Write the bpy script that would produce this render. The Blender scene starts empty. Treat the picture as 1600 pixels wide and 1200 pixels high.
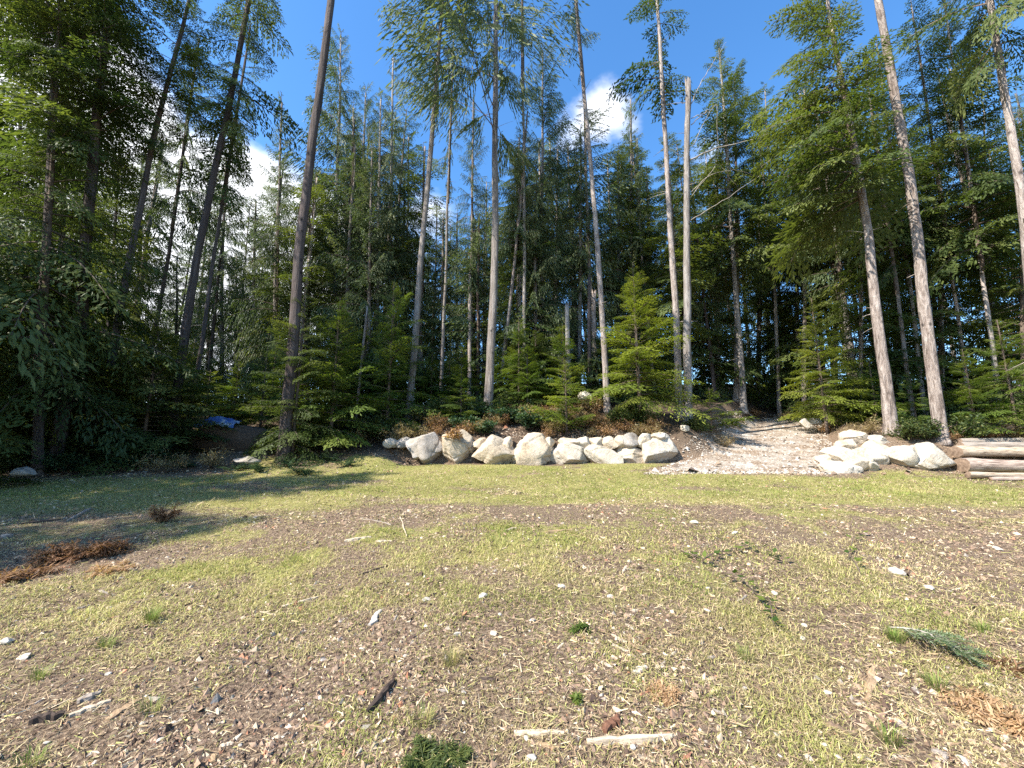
import bpy, math
import numpy as np
from mathutils import Vector, Matrix

RNG = np.random.default_rng(11)
SC = bpy.context.scene
COL = SC.collection

# ------------------------------------------------------------------ camera
F_PX, PITCH, CAM_Z = 640.0, math.radians(9.06), 1.6       # focal length in px of a 1600 px wide frame
cam_d = bpy.data.cameras.new('camera'); cam = bpy.data.objects.new('camera', cam_d); COL.objects.link(cam)
cam_d.sensor_width = 36.0; cam_d.lens = 36.0 * F_PX / 1600.0
cam_d.clip_start = 0.05; cam_d.clip_end = 3000.0
cam.location = (0, 0, CAM_Z); cam.rotation_euler = (math.pi / 2 + PITCH, 0, 0)
SC.camera = cam

# ------------------------------------------------------------------ sun, sky, exposure
SUN_AZ, SUN_EL = math.radians(-123.0), math.radians(45.0)    # azimuth from +Y, clockwise positive
to_sun = Vector((math.sin(SUN_AZ) * math.cos(SUN_EL), math.cos(SUN_AZ) * math.cos(SUN_EL), math.sin(SUN_EL)))
sun_d = bpy.data.lights.new('sun', 'SUN'); sun = bpy.data.objects.new('sun', sun_d); COL.objects.link(sun)
sun_d.energy = 5.0; sun_d.angle = math.radians(0.53); sun_d.color = (1.0, 0.945, 0.86)
sun.rotation_euler = (-to_sun).to_track_quat('-Z', 'Y').to_euler(); sun.location = (-20, 5, 40)
SC.view_settings.view_transform = 'Standard'; SC.view_settings.look = 'None'
SC.view_settings.gamma = 1.0; SC.view_settings.use_curve_mapping = False
SC.view_settings.exposure = 1.30
SC.render.engine = 'CYCLES'
SC.cycles.max_bounces = 6; SC.cycles.diffuse_bounces = 3; SC.cycles.glossy_bounces = 2
SC.cycles.transmission_bounces = 3; SC.cycles.transparent_max_bounces = 4
SC.cycles.use_denoising = False
SC.cycles.sample_clamp_indirect = 6.0

def pix_dir(u, v):
    cx, cy = (u - 800.0) / F_PX, (600.0 - v) / F_PX
    d = Vector((cx, math.cos(PITCH) - math.sin(PITCH) * cy, math.sin(PITCH) + math.cos(PITCH) * cy))
    return d
def at(u, v, Y):
    d = pix_dir(u, v)
    return Vector((d.x * Y / d.y, Y, CAM_Z + d.z * Y / d.y))

def N(nt, kind, **kw):
    n = nt.nodes.new(kind)
    for k, v in kw.items(): setattr(n, k, v)
    return n
def mathn(nt, op, a, b=None, clamp=False):
    n = nt.nodes.new('ShaderNodeMath'); n.operation = op; n.use_clamp = clamp
    for i, s in enumerate((a, b)):
        if s is None: continue
        if isinstance(s, (int, float)): n.inputs[i].default_value = s
        else: nt.links.new(s, n.inputs[i])
    return n.outputs[0]

def build_world():
    w = bpy.data.worlds.new('World'); SC.world = w; w.use_nodes = True
    nt = w.node_tree; nt.nodes.clear(); L = nt.links.new
    out = N(nt, 'ShaderNodeOutputWorld'); bg = N(nt, 'ShaderNodeBackground'); bg.inputs['Strength'].default_value = 0.15
    sky = N(nt, 'ShaderNodeTexSky', sky_type='NISHITA', sun_disc=False, sun_elevation=SUN_EL, sun_rotation=SUN_AZ % (2 * math.pi))
    sky.altitude = 150; sky.air_density = 1.0; sky.dust_density = 0.4; sky.ozone_density = 2.5
    hs = N(nt, 'ShaderNodeHueSaturation'); hs.inputs['Saturation'].default_value = 1.24; hs.inputs['Value'].default_value = 1.0
    L(sky.outputs[0], hs.inputs['Color'])
    tc = N(nt, 'ShaderNodeTexCoord'); sep = N(nt, 'ShaderNodeSeparateXYZ'); L(tc.outputs['Generated'], sep.inputs[0])
    # cumulus: noise on a flat cloud deck seen from below
    zz = mathn(nt, 'ADD', mathn(nt, 'MAXIMUM', sep.outputs['Z'], 0.0), 0.25)
    comb = N(nt, 'ShaderNodeCombineXYZ')
    L(mathn(nt, 'DIVIDE', sep.outputs['X'], zz), comb.inputs[0]); L(mathn(nt, 'DIVIDE', sep.outputs['Y'], zz), comb.inputs[1])
    nz = N(nt, 'ShaderNodeTexNoise'); nz.inputs['Scale'].default_value = 2.6; nz.inputs['Detail'].default_value = 9.0
    nz.inputs['Roughness'].default_value = 0.60; L(comb.outputs[0], nz.inputs['Vector'])
    acc = mathn(nt, 'MULTIPLY', mathn(nt, 'SUBTRACT', nz.outputs['Fac'], 0.5), 1.9)
    acc = mathn(nt, 'SUBTRACT', acc, 0.42)
    # the cloud banks the picture shows (direction, angular radius, weight)
    banks = [((935, 165), 0.115, 0.62), ((985, 205), 0.07, 0.35), ((380, 360), 0.24, 0.7), ((250, 290), 0.22, 0.7), ((60, 90), 0.17, 0.8), ((520, 390), 0.14, 0.6), ((690, 340), 0.14, 0.4),
             ((880, 230), 0.10, 0.45), ((585, 60), 0.10, 0.25), ((1110, 240), 0.09, 0.4), ((-250, 300), 0.4, 0.9), ((640, 420), 0.2, 0.5), ((350, 480), 0.32, 1.0), ((300, 400), 0.2, 0.5), ((945, 150), 0.07, 0.3)]
    for (u, v), r, wgt in banks:
        d = pix_dir(u, v).normalized()
        vm = N(nt, 'ShaderNodeVectorMath', operation='DISTANCE'); L(tc.outputs['Generated'], vm.inputs[0]); vm.inputs[1].default_value = d
        f = mathn(nt, 'SUBTRACT', 1.0, mathn(nt, 'DIVIDE', vm.outputs['Value'], r), clamp=True)
        f = mathn(nt, 'POWER', f, 0.8)
        acc = mathn(nt, 'ADD', acc, mathn(nt, 'MULTIPLY', f, wgt))
    mr = N(nt, 'ShaderNodeMapRange', interpolation_type='SMOOTHSTEP'); L(acc, mr.inputs['Value'])
    mr.inputs['From Min'].default_value = -0.08; mr.inputs['From Max'].default_value = 0.42
    mix = N(nt, 'ShaderNodeMix', data_type='RGBA'); L(mr.outputs[0], mix.inputs['Factor'])
    L(hs.outputs[0], mix.inputs['A']); mix.inputs['B'].default_value = (4.4, 4.5, 4.75, 1)
    L(mix.outputs['Result'], bg.inputs['Color']); L(bg.outputs[0], out.inputs[0])
build_world()

# ------------------------------------------------------------------ numeric helpers
def hash2(ix, iy, seed):
    h = (ix.astype(np.int64) * 374761393 + iy.astype(np.int64) * 668265263 + seed * 1442695041) & 0xffffffff
    h = ((h ^ (h >> 13)) * 1274126177) & 0xffffffff
    return ((h ^ (h >> 16)) & 0xffff) / 65535.0
def vnoise(x, y, seed=0):
    x = np.asarray(x, float); y = np.asarray(y, float)
    ix, iy = np.floor(x), np.floor(y); fx, fy = x - ix, y - iy
    fx = fx * fx * (3 - 2 * fx); fy = fy * fy * (3 - 2 * fy)
    a, b = hash2(ix, iy, seed), hash2(ix + 1, iy, seed); c, d = hash2(ix, iy + 1, seed), hash2(ix + 1, iy + 1, seed)
    return (a * (1 - fx) + b * fx) * (1 - fy) + (c * (1 - fx) + d * fx) * fy
def fbm(x, y, seed=0, octv=4, gain=0.5):
    x = np.asarray(x, float); y = np.asarray(y, float)
    s = 0; a = 1; t = 0
    for o in range(octv):
        s = s + a * vnoise(x * 2 ** o + 17.3 * o, y * 2 ** o - 9.1 * o, seed + o); t += a; a *= gain
    return s / t
def sstep(a, b, x):
    t = np.clip((np.asarray(x, float) - a) / (b - a), 0, 1); return t * t * (3 - 2 * t)

def ramp_edges(y):
    return 5.95 + (y - 14) * 0.80, 9.5 + (y - 12) * 0.74
def H(x, y, fine=True):
    x = np.asarray(x, float); y = np.asarray(y, float)
    field = 0.0786 * np.clip(y, -30, 14) + 0.02 * np.minimum(y + 30, 0)
    wallw = sstep(-4.6, -3.4, x)
    ctr = 0.80 * sstep(14.15, 14.75, y) + 0.33 * np.clip(y - 14.6, 0, 6) + 0.20 * np.clip(y - 20.6, 0, 26)
    lft = 0.75 * sstep(11.5, 16.5, y) + 0.28 * np.clip(y - 15.5, 0, 6) + 0.12 * np.clip(y - 21.5, 0, 26)
    left = lft * (1 - wallw) + ctr * wallw
    rmp = 1.15 * sstep(11.3, 22.5, y) + 0.085 * np.clip(y - 15, 0, 7) + 0.25 * np.clip(y - 22, 0, 24)
    rgt = 1.0 * sstep(11.6, 13.7, y) + 0.14 * np.clip(y - 13.7, 0, 8.3) + 0.25 * np.clip(y - 22, 0, 24)
    xl, xr = ramp_edges(y)
    a = sstep(xl - 0.9, xl + 0.7, x); b = sstep(xr - 0.5, xr + 0.9, x)
    z = field + left * (1 - a) + rmp * a * (1 - b) + rgt * b
    z = z + 0.16 * (fbm(x * 0.22, y * 0.22, 5, 3) - 0.5) * sstep(1, 5, y + np.abs(x) * 0.5)
    z = z + 0.5 * (fbm(x * 0.12, y * 0.12, 8, 3) - 0.5) * sstep(16, 24, y)
    z = z + 0.17 * np.exp(-((y - 6.4) / 1.9) ** 2 - ((x - 0.5) / 5.5) ** 2) - 0.05 * np.exp(-((y - 9.6) / 1.4) ** 2)
    z = z + 0.13 * (fbm(x * 0.55, y * 0.55, 71, 2) - 0.5) * sstep(1.5, 3, y) * (1 - sstep(8, 10, y))
    if fine:
        z = z + 0.06 * (fbm(x * 1.6, y * 1.6, 21, 3) - 0.5) + 0.035 * (fbm(x * 5.0, y * 5.0, 23, 2) - 0.5) * (1 - sstep(9, 12, y))
    return z
def Hs(x, y): return float(H(np.array([x]), np.array([y]))[0])
_TS = 0.5 * 1.012 ** np.arange(430)
def G(u, v):
    d = pix_dir(u, v); lo, hi = 0.5, 80.0; ts = _TS
    for _ in range(2):
        under = CAM_Z + d.z * ts < H(d.x * ts, d.y * ts); k = int(np.argmax(under)) if under.any() else len(ts) - 1
        lo, hi = ts[max(k - 1, 0)], ts[k]; ts = np.linspace(lo, hi, 40)
    x, y = d.x * hi, d.y * hi
    return Vector((x, y, Hs(x, y)))

# ------------------------------------------------------------------ mesh helpers
def make_mesh(name, V, quads=None, tris=None, mats=(), qmat=None, tmat=None, smooth=True, col=None, tint=None, attrs=None):
    V = np.ascontiguousarray(np.asarray(V, np.float32).reshape(-1, 3))
    q = np.zeros((0, 4), np.int32) if quads is None else np.asarray(quads, np.int32).reshape(-1, 4)
    t = np.zeros((0, 3), np.int32) if tris is None else np.asarray(tris, np.int32).reshape(-1, 3)
    me = bpy.data.meshes.new(name)
    me.vertices.add(len(V)); me.vertices.foreach_set('co', V.ravel())
    loops = np.concatenate([q.ravel(), t.ravel()]).astype(np.int32)
    me.loops.add(len(loops)); me.loops.foreach_set('vertex_index', loops)
    nP = len(q) + len(t); me.polygons.add(nP)
    ls = np.concatenate([np.arange(len(q)) * 4, len(q) * 4 + np.arange(len(t)) * 3]).astype(np.int32)
    me.polygons.foreach_set('loop_start', ls)
    mi = np.zeros(nP, np.int32)
    if qmat is not None: mi[:len(q)] = qmat
    if tmat is not None: mi[len(q):] = tmat
    me.polygons.foreach_set('material_index', mi)
    me.polygons.foreach_set('use_smooth', np.full(nP, bool(smooth)))
    for m in mats: me.materials.append(m)
    if col is not None:
        a = me.attributes.new('col', 'FLOAT_COLOR', 'POINT')
        c = np.ones((len(V), 4), np.float32); c[:, :3] = col; a.data.foreach_set('color', c.ravel())
    if tint is not None:
        a = me.attributes.new('tint', 'FLOAT', 'POINT'); a.data.foreach_set('value', np.asarray(tint, np.float32))
    for k, vv in (attrs or {}).items():
        a = me.attributes.new(k, 'FLOAT', 'POINT'); a.data.foreach_set('value', np.asarray(vv, np.float32))
    me.update(calc_edges=True); me.validate()
    return me
def add(name, data, parent=None, loc=None, rot=None, scale=None):
    o = bpy.data.objects.new(name, data); COL.objects.link(o)
    if parent is not None: o.parent = parent
    if loc is not None: o.location = loc
    if rot is not None: o.rotation_euler = rot
    if scale is not None: o.scale = scale
    return o
def tag(o, label=None, cat=None, group=None, kind=None):
    if label: o['label'] = label
    if cat: o['category'] = cat
    if group: o['group'] = group
    if kind: o['kind'] = kind
    return o
def empty(name, loc, label, cat, group=None, rz=0.0):
    o = add(name, None, None, loc, (0, 0, rz)); o.empty_display_size = 0.2
    return tag(o, label, cat, group)

class Buf:                                     # collects quads / tris with a tint and a material index
    def __init__(s): s.V = []; s.Q = []; s.T = []; s.qm = []; s.tm = []; s.tt = []; s.n = 0
    def quads(s, P, tint, mat=0):             # P (n,4,3)
        P = np.asarray(P, np.float32); n = len(P)
        if n == 0: return
        s.V.append(P.reshape(-1, 3)); s.Q.append(s.n + np.arange(n * 4).reshape(n, 4)); s.qm.append(np.full(n, mat))
        s.tt.append(np.repeat(np.broadcast_to(np.asarray(tint, float), (n,)), 4)); s.n += n * 4
    def raw(s, V, Q=None, T=None, tint=0.5, mat=0):
        V = np.asarray(V, np.float32).reshape(-1, 3); s.V.append(V); s.tt.append(np.broadcast_to(np.asarray(tint, float), (len(V),)))
        if Q is not None and len(Q): s.Q.append(np.asarray(Q).reshape(-1, 4) + s.n); s.qm.append(np.full(len(np.asarray(Q).reshape(-1, 4)), mat))
        if T is not None and len(T): s.T.append(np.asarray(T).reshape(-1, 3) + s.n); s.tm.append(np.full(len(np.asarray(T).reshape(-1, 3)), mat))
        s.n += len(V)
    def mesh(s, name, mats, smooth=True):
        cat = lambda l, w: np.concatenate(l) if l else np.zeros((0, w), int)
        return make_mesh(name, np.concatenate(s.V), cat(s.Q, 4), cat(s.T, 3), mats,
                         np.concatenate(s.qm) if s.qm else None, np.concatenate(s.tm) if s.tm else None, smooth, tint=np.concatenate(s.tt))

def tube(path, radii, sides=8, rough=0.0, seed=0, cap=True):
    P = np.asarray(path, float); R = np.asarray(radii, float); n = len(P)
    T = np.gradient(P, axis=0); T /= np.linalg.norm(T, axis=1)[:, None] + 1e-9
    up = np.array([0, 0, 1.0]) if abs(T[:, 2].mean()) < 0.8 else np.array([0, 1.0, 0])
    X = np.cross(T, up); X /= np.linalg.norm(X, axis=1)[:, None] + 1e-9; Y = np.cross(T, X)
    a = np.arange(sides) / sides * 2 * math.pi
    rr = R[:, None] * np.ones(sides)[None]
    if rough:
        rng = np.random.default_rng(seed); rr = rr * (1 + rough * (rng.random((n, sides)) - 0.5) + rough * 0.8 * np.sin(a * 2 + seed)[None])
    V = P[:, None, :] + rr[..., None] * (np.cos(a)[None, :, None] * X[:, None, :] + np.sin(a)[None, :, None] * Y[:, None, :])
    i = np.arange(n - 1)[:, None] * sides; j = np.arange(sides)[None]; k = (j + 1) % sides
    Q = np.stack([i + j, i + k, i + sides + k, i + sides + j], -1).reshape(-1, 4)
    V = V.reshape(-1, 3); Tt = []
    if cap:
        c0, c1 = len(V), len(V) + 1
        V = np.vstack([V, P[0], P[-1]])
        jj = np.arange(sides); kk = (jj + 1) % sides
        Tt = np.concatenate([np.stack([np.full(sides, c0), kk, jj], -1), np.stack([np.full(sides, c1), (n - 1) * sides + jj, (n - 1) * sides + kk], -1)])
    return V, Q, Tt

# ------------------------------------------------------------------ materials
def new_mat(name):
    m = bpy.data.materials.new(name); m.use_nodes = True; nt = m.node_tree; nt.nodes.clear()
    out = N(nt, 'ShaderNodeOutputMaterial'); b = N(nt, 'ShaderNodeBsdfPrincipled')
    nt.links.new(b.outputs[0], out.inputs[0]); b.inputs['Roughness'].default_value = 0.9
    b.inputs['Specular IOR Level'].default_value = 0.2
    return m, nt, b, out
def ramp(nt, fac, stops):
    r = N(nt, 'ShaderNodeValToRGB'); e = r.color_ramp.elements
    while len(e) < len(stops): e.new(0.5)
    for el, (p, c) in zip(e, stops): el.position = p; el.color = (*c, 1)
    nt.links.new(fac, r.inputs[0]); return r.outputs[0]
def noise(nt, scale, detail=4, rough=0.55, vec=None, dist=0.0):
    n = N(nt, 'ShaderNodeTexNoise'); n.inputs['Scale'].default_value = scale; n.inputs['Detail'].default_value = detail
    n.inputs['Roughness'].default_value = rough; n.inputs['Distortion'].default_value = dist
    if vec is not None: nt.links.new(vec, n.inputs['Vector'])
    return n.outputs['Fac']
def coords(nt, which='Object', scale=(1, 1, 1)):
    tc = N(nt, 'ShaderNodeTexCoord'); mp = N(nt, 'ShaderNodeMapping'); mp.inputs['Scale'].default_value = scale
    nt.links.new(tc.outputs[which], mp.inputs[0]); return mp.outputs[0]
def bump(nt, b, h, strength, dist):
    bp = N(nt, 'ShaderNodeBump'); bp.inputs['Strength'].default_value = strength; bp.inputs['Distance'].default_value = dist
    nt.links.new(h, bp.inputs['Height']); nt.links.new(bp.outputs[0], b.inputs['Normal'])
def mixc(nt, fac, a, b, mode='MIX'):
    m = N(nt, 'ShaderNodeMix', data_type='RGBA', blend_type=mode)
    for s, v in (('Factor', fac), ('A', a), ('B', b)):
        if isinstance(v, (int, float)): m.inputs[s].default_value = v
        elif isinstance(v, tuple): m.inputs[s].default_value = (*v, 1)
        else: nt.links.new(v, m.inputs[s])
    return m.outputs['Result']

def foliage_mat(name, dark, mid, light, trans=0.35, hue_rand=0.5):
    m, nt, b, out = new_mat(name); L = nt.links.new
    at_ = N(nt, 'ShaderNodeAttribute', attribute_name='tint'); oi = N(nt, 'ShaderNodeObjectInfo')
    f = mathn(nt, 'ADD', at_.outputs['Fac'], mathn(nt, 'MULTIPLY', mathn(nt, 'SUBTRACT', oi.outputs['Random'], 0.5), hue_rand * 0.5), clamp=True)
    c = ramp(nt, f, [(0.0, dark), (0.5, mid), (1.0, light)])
    L(c, b.inputs['Base Color']); b.inputs['Roughness'].default_value = 0.55; b.inputs['Specular IOR Level'].default_value = 0.3
    tr = N(nt, 'ShaderNodeBsdfTranslucent'); L(mixc(nt, 1.0, c, (1.25, 1.3, 0.55), 'MULTIPLY'), tr.inputs['Color'])
    mx = N(nt, 'ShaderNodeMixShader'); mx.inputs[0].default_value = trans
    L(b.outputs[0], mx.inputs[1]); L(tr.outputs[0], mx.inputs[2]); L(mx.outputs[0], out.inputs[0])
    return m
def bark_mat(name, stops, zscale=1.1, bstr=0.9):
    m, nt, b, out = new_mat(name)
    v = coords(nt, 'Object', (9, 9, zscale)); n1 = noise(nt, 1.4, 6, 0.65, v, 0.4)
    v2 = coords(nt, 'Object', (1.3, 1.3, 0.5)); n2 = noise(nt, 1.0, 3, 0.6, v2)
    f = mathn(nt, 'ADD', mathn(nt, 'MULTIPLY', n1, 0.7), mathn(nt, 'MULTIPLY', n2, 0.35))
    oi = N(nt, 'ShaderNodeObjectInfo'); f = mathn(nt, 'ADD', f, mathn(nt, 'MULTIPLY', mathn(nt, 'SUBTRACT', oi.outputs['Random'], 0.5), 0.14))
    vo = N(nt, 'ShaderNodeTexVoronoi'); vo.inputs['Scale'].default_value = 1.0; nt.links.new(coords(nt, 'Object', (2.6, 2.6, 2.0)), vo.inputs['Vector'])
    kn = N(nt, 'ShaderNodeMapRange'); nt.links.new(mathn(nt, 'ADD', vo.outputs['Distance'], mathn(nt, 'MULTIPLY', n1, 0.12)), kn.inputs[0]); kn.inputs['From Min'].default_value = 0.12; kn.inputs['From Max'].default_value = 0.24
    kn.inputs['To Min'].default_value = 0.30; kn.inputs['To Max'].default_value = 1.0
    nt.links.new(mixc(nt, 1.0, ramp(nt, f, stops), kn.outputs[0], 'MULTIPLY'), b.inputs['Base Color']); bump(nt, b, n1, bstr, 0.12)
    return m
def attr_mat(name, rough=0.85, nscale=60, namp=0.35, bstr=0.5):
    m, nt, b, out = new_mat(name)
    a = N(nt, 'ShaderNodeAttribute', attribute_name='col'); n = noise(nt, nscale, 4, 0.6, coords(nt))
    g = N(nt, 'ShaderNodeMapRange'); nt.links.new(n, g.inputs[0]); g.inputs['From Min'].default_value = 0.25; g.inputs['From Max'].default_value = 0.75
    g.inputs['To Min'].default_value = 1 - namp; g.inputs['To Max'].default_value = 1 + namp
    nt.links.new(mixc(nt, 1.0, a.outputs['Color'], g.outputs[0], 'MULTIPLY'), b.inputs['Base Color']); b.inputs['Roughness'].default_value = rough
    bump(nt, b, n, bstr, 0.01)
    return m

M = {}
M['hemlock'] = foliage_mat('hemlock_needles', (0.032, 0.056, 0.018), (0.088, 0.118, 0.032), (0.17, 0.188, 0.052), 0.41)
M['cedar'] = foliage_mat('cedar_sprays', (0.038, 0.062, 0.028), (0.094, 0.13, 0.055), (0.18, 0.195, 0.085), 0.40)
M['sapling'] = foliage_mat('sapling_needles', (0.045, 0.085, 0.018), (0.115, 0.165, 0.03), (0.22, 0.245, 0.05), 0.44)
M['bright'] = foliage_mat('bright_sapling_needles', (0.06, 0.10, 0.017), (0.16, 0.20, 0.032), (0.28, 0.30, 0.055), 0.45)
M['shrub'] = foliage_mat('shrub_leaves', (0.03, 0.05, 0.016), (0.07, 0.10, 0.03), (0.15, 0.16, 0.05), 0.35)
M['salal'] = foliage_mat('salal_leaves', (0.02, 0.045, 0.022), (0.045, 0.085, 0.035), (0.09, 0.13, 0.05), 0.3)
M['rust'] = foliage_mat('rust_leaves', (0.11, 0.055, 0.03), (0.29, 0.16, 0.08), (0.44, 0.29, 0.15), 0.32)
M['bracken'] = foliage_mat('dead_bracken', (0.09, 0.042, 0.022), (0.22, 0.115, 0.058), (0.37, 0.23, 0.125), 0.3)
M['bracken_pale'] = foliage_mat('pale_bracken', (0.22, 0.12, 0.06), (0.44, 0.28, 0.15), (0.58, 0.42, 0.26), 0.3)
M['strawbush'] = foliage_mat('dry_leaves', (0.13, 0.09, 0.045), (0.30, 0.22, 0.105), (0.45, 0.36, 0.19), 0.35)
M['twig'], nt, b, _ = new_mat('twig_wood'); nt.links.new(ramp(nt, noise(nt, 8, 3, 0.6, coords(nt)), [(0.3, (0.06, 0.042, 0.03)), (0.7, (0.17, 0.13, 0.10))]), b.inputs['Base Color'])
M['deadwood'], nt, b, _ = new_mat('dead_branch_wood'); nt.links.new(ramp(nt, noise(nt, 6, 3, 0.6, coords(nt)), [(0.3, (0.18, 0.15, 0.12)), (0.7, (0.42, 0.37, 0.31))]), b.inputs['Base Color'])
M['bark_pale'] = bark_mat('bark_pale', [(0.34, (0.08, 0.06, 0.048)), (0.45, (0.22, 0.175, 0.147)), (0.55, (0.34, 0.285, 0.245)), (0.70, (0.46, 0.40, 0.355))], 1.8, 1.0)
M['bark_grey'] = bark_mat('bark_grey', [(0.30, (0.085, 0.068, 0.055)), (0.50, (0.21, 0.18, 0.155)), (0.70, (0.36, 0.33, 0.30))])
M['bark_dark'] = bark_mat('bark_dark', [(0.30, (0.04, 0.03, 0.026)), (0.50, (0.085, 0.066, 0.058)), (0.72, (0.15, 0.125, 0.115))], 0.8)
M['litter'] = attr_mat('litter', 0.9, 40, 0.3, 0.4)

def rock_mat(name, tone):
    m, nt, b, out = new_mat(name)
    v = coords(nt); oi = N(nt, 'ShaderNodeObjectInfo')
    vv = N(nt, 'ShaderNodeVectorMath', operation='ADD'); nt.links.new(v, vv.inputs[0])
    cb = N(nt, 'ShaderNodeCombineXYZ'); nt.links.new(mathn(nt, 'MULTIPLY', oi.outputs['Random'], 40), cb.inputs[0]); nt.links.new(cb.outputs[0], vv.inputs[1])
    n1 = noise(nt, 1.7, 6, 0.62, vv.outputs[0], 0.6); n2 = noise(nt, 26, 4, 0.7, vv.outputs[0]); n3 = noise(nt, 4.5, 6, 0.7, vv.outputs[0], 1.2)
    c = ramp(nt, n1, [(0.30, tuple(x * y for x, y in zip(tone, (0.55, 0.50, 0.44)))), (0.45, tuple(x * y for x, y in zip(tone, (0.88, 0.84, 0.76)))), (0.66, tone)])
    st = N(nt, 'ShaderNodeMapRange'); nt.links.new(n3, st.inputs[0]); st.inputs['From Min'].default_value = 0.56; st.inputs['From Max'].default_value = 0.70
    c = mixc(nt, mathn(nt, 'MULTIPLY', st.outputs[0], 0.55), c, (0.21, 0.15, 0.105))
    sp = N(nt, 'ShaderNodeMapRange'); nt.links.new(n2, sp.inputs[0]); sp.inputs['From Min'].default_value = 0.3; sp.inputs['From Max'].default_value = 0.7
    sp.inputs['To Min'].default_value = 0.78; sp.inputs['To Max'].default_value = 1.14
    c = mixc(nt, 1.0, c, sp.outputs[0], 'MULTIPLY'); nt.links.new(c, b.inputs['Base Color']); b.inputs['Roughness'].default_value = 0.85
    bump(nt, b, mathn(nt, 'ADD', mathn(nt, 'MULTIPLY', n2, 0.35), n3), 0.7, 0.06)
    return m
M['rock_tan'] = rock_mat('rock_tan', (0.51, 0.435, 0.34))
M['rock_white'] = rock_mat('rock_white', (0.51, 0.465, 0.395))
M['rock_grey'] = rock_mat('rock_grey', (0.36, 0.33, 0.30))

def ground_mat():
    m, nt, b, out = new_mat('clearing_ground')
    g = N(nt, 'ShaderNodeAttribute', attribute_name='grass'); f = N(nt, 'ShaderNodeAttribute', attribute_name='forest')
    v = coords(nt)
    n1 = noise(nt, 38, 5, 0.7, v); n2 = noise(nt, 9, 5, 0.65, v); n3 = noise(nt, 140, 3, 0.7, v)
    soil = ramp(nt, n1, [(0.34, (0.035, 0.023, 0.016)), (0.46, (0.14, 0.095, 0.062)), (0.60, (0.29, 0.21, 0.14)), (0.75, (0.46, 0.37, 0.25))])
    green = ramp(nt, n1, [(0.30, (0.10, 0.09, 0.03)), (0.5, (0.28, 0.25, 0.085)), (0.72, (0.40, 0.37, 0.14))])
    k = N(nt, 'ShaderNodeMapRange'); k.inputs['From Min'].default_value = 0.35; k.inputs['From Max'].default_value = 0.62
    nt.links.new(mathn(nt, 'ADD', mathn(nt, 'MULTIPLY', g.outputs['Fac'], 0.75), mathn(nt, 'MULTIPLY', mathn(nt, 'SUBTRACT', n2, 0.5), 0.9)), k.inputs[0])
    c = mixc(nt, k.outputs[0], soil, green)
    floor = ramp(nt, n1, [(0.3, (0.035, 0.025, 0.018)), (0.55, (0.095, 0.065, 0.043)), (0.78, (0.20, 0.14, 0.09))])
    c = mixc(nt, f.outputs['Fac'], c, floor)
    nt.links.new(c, b.inputs['Base Color']); b.inputs['Roughness'].default_value = 0.95
    bump(nt, b, mathn(nt, 'ADD', n1, mathn(nt, 'MULTIPLY', n3, 0.4)), 0.9, 0.03)
    return m
M['ground'] = ground_mat()
def path_mat():
    m, nt, b, out = new_mat('gravel_path'); v = coords(nt)
    vo = N(nt, 'ShaderNodeTexVoronoi'); vo.inputs['Scale'].default_value = 26; nt.links.new(v, vo.inputs['Vector'])
    n2 = noise(nt, 1.4, 4, 0.6, v)
    sp = N(nt, 'ShaderNodeSeparateColor'); nt.links.new(vo.outputs['Color'], sp.inputs[0])
    pale = ramp(nt, sp.outputs[0], [(0.1, (0.23, 0.195, 0.155)), (0.5, (0.36, 0.32, 0.265)), (0.9, (0.47, 0.43, 0.37))])
    brown = ramp(nt, sp.outputs[1], [(0.1, (0.11, 0.075, 0.05)), (0.6, (0.23, 0.165, 0.11)), (0.95, (0.38, 0.30, 0.22))])
    k = N(nt, 'ShaderNodeMapRange'); k.inputs['From Min'].default_value = 0.38; k.inputs['From Max'].default_value = 0.6; nt.links.new(n2, k.inputs[0])
    nt.links.new(mixc(nt, k.outputs[0], pale, brown), b.inputs['Base Color']); bump(nt, b, vo.outputs['Distance'], 0.6, 0.03)
    return m
M['path'] = path_mat()

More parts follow.
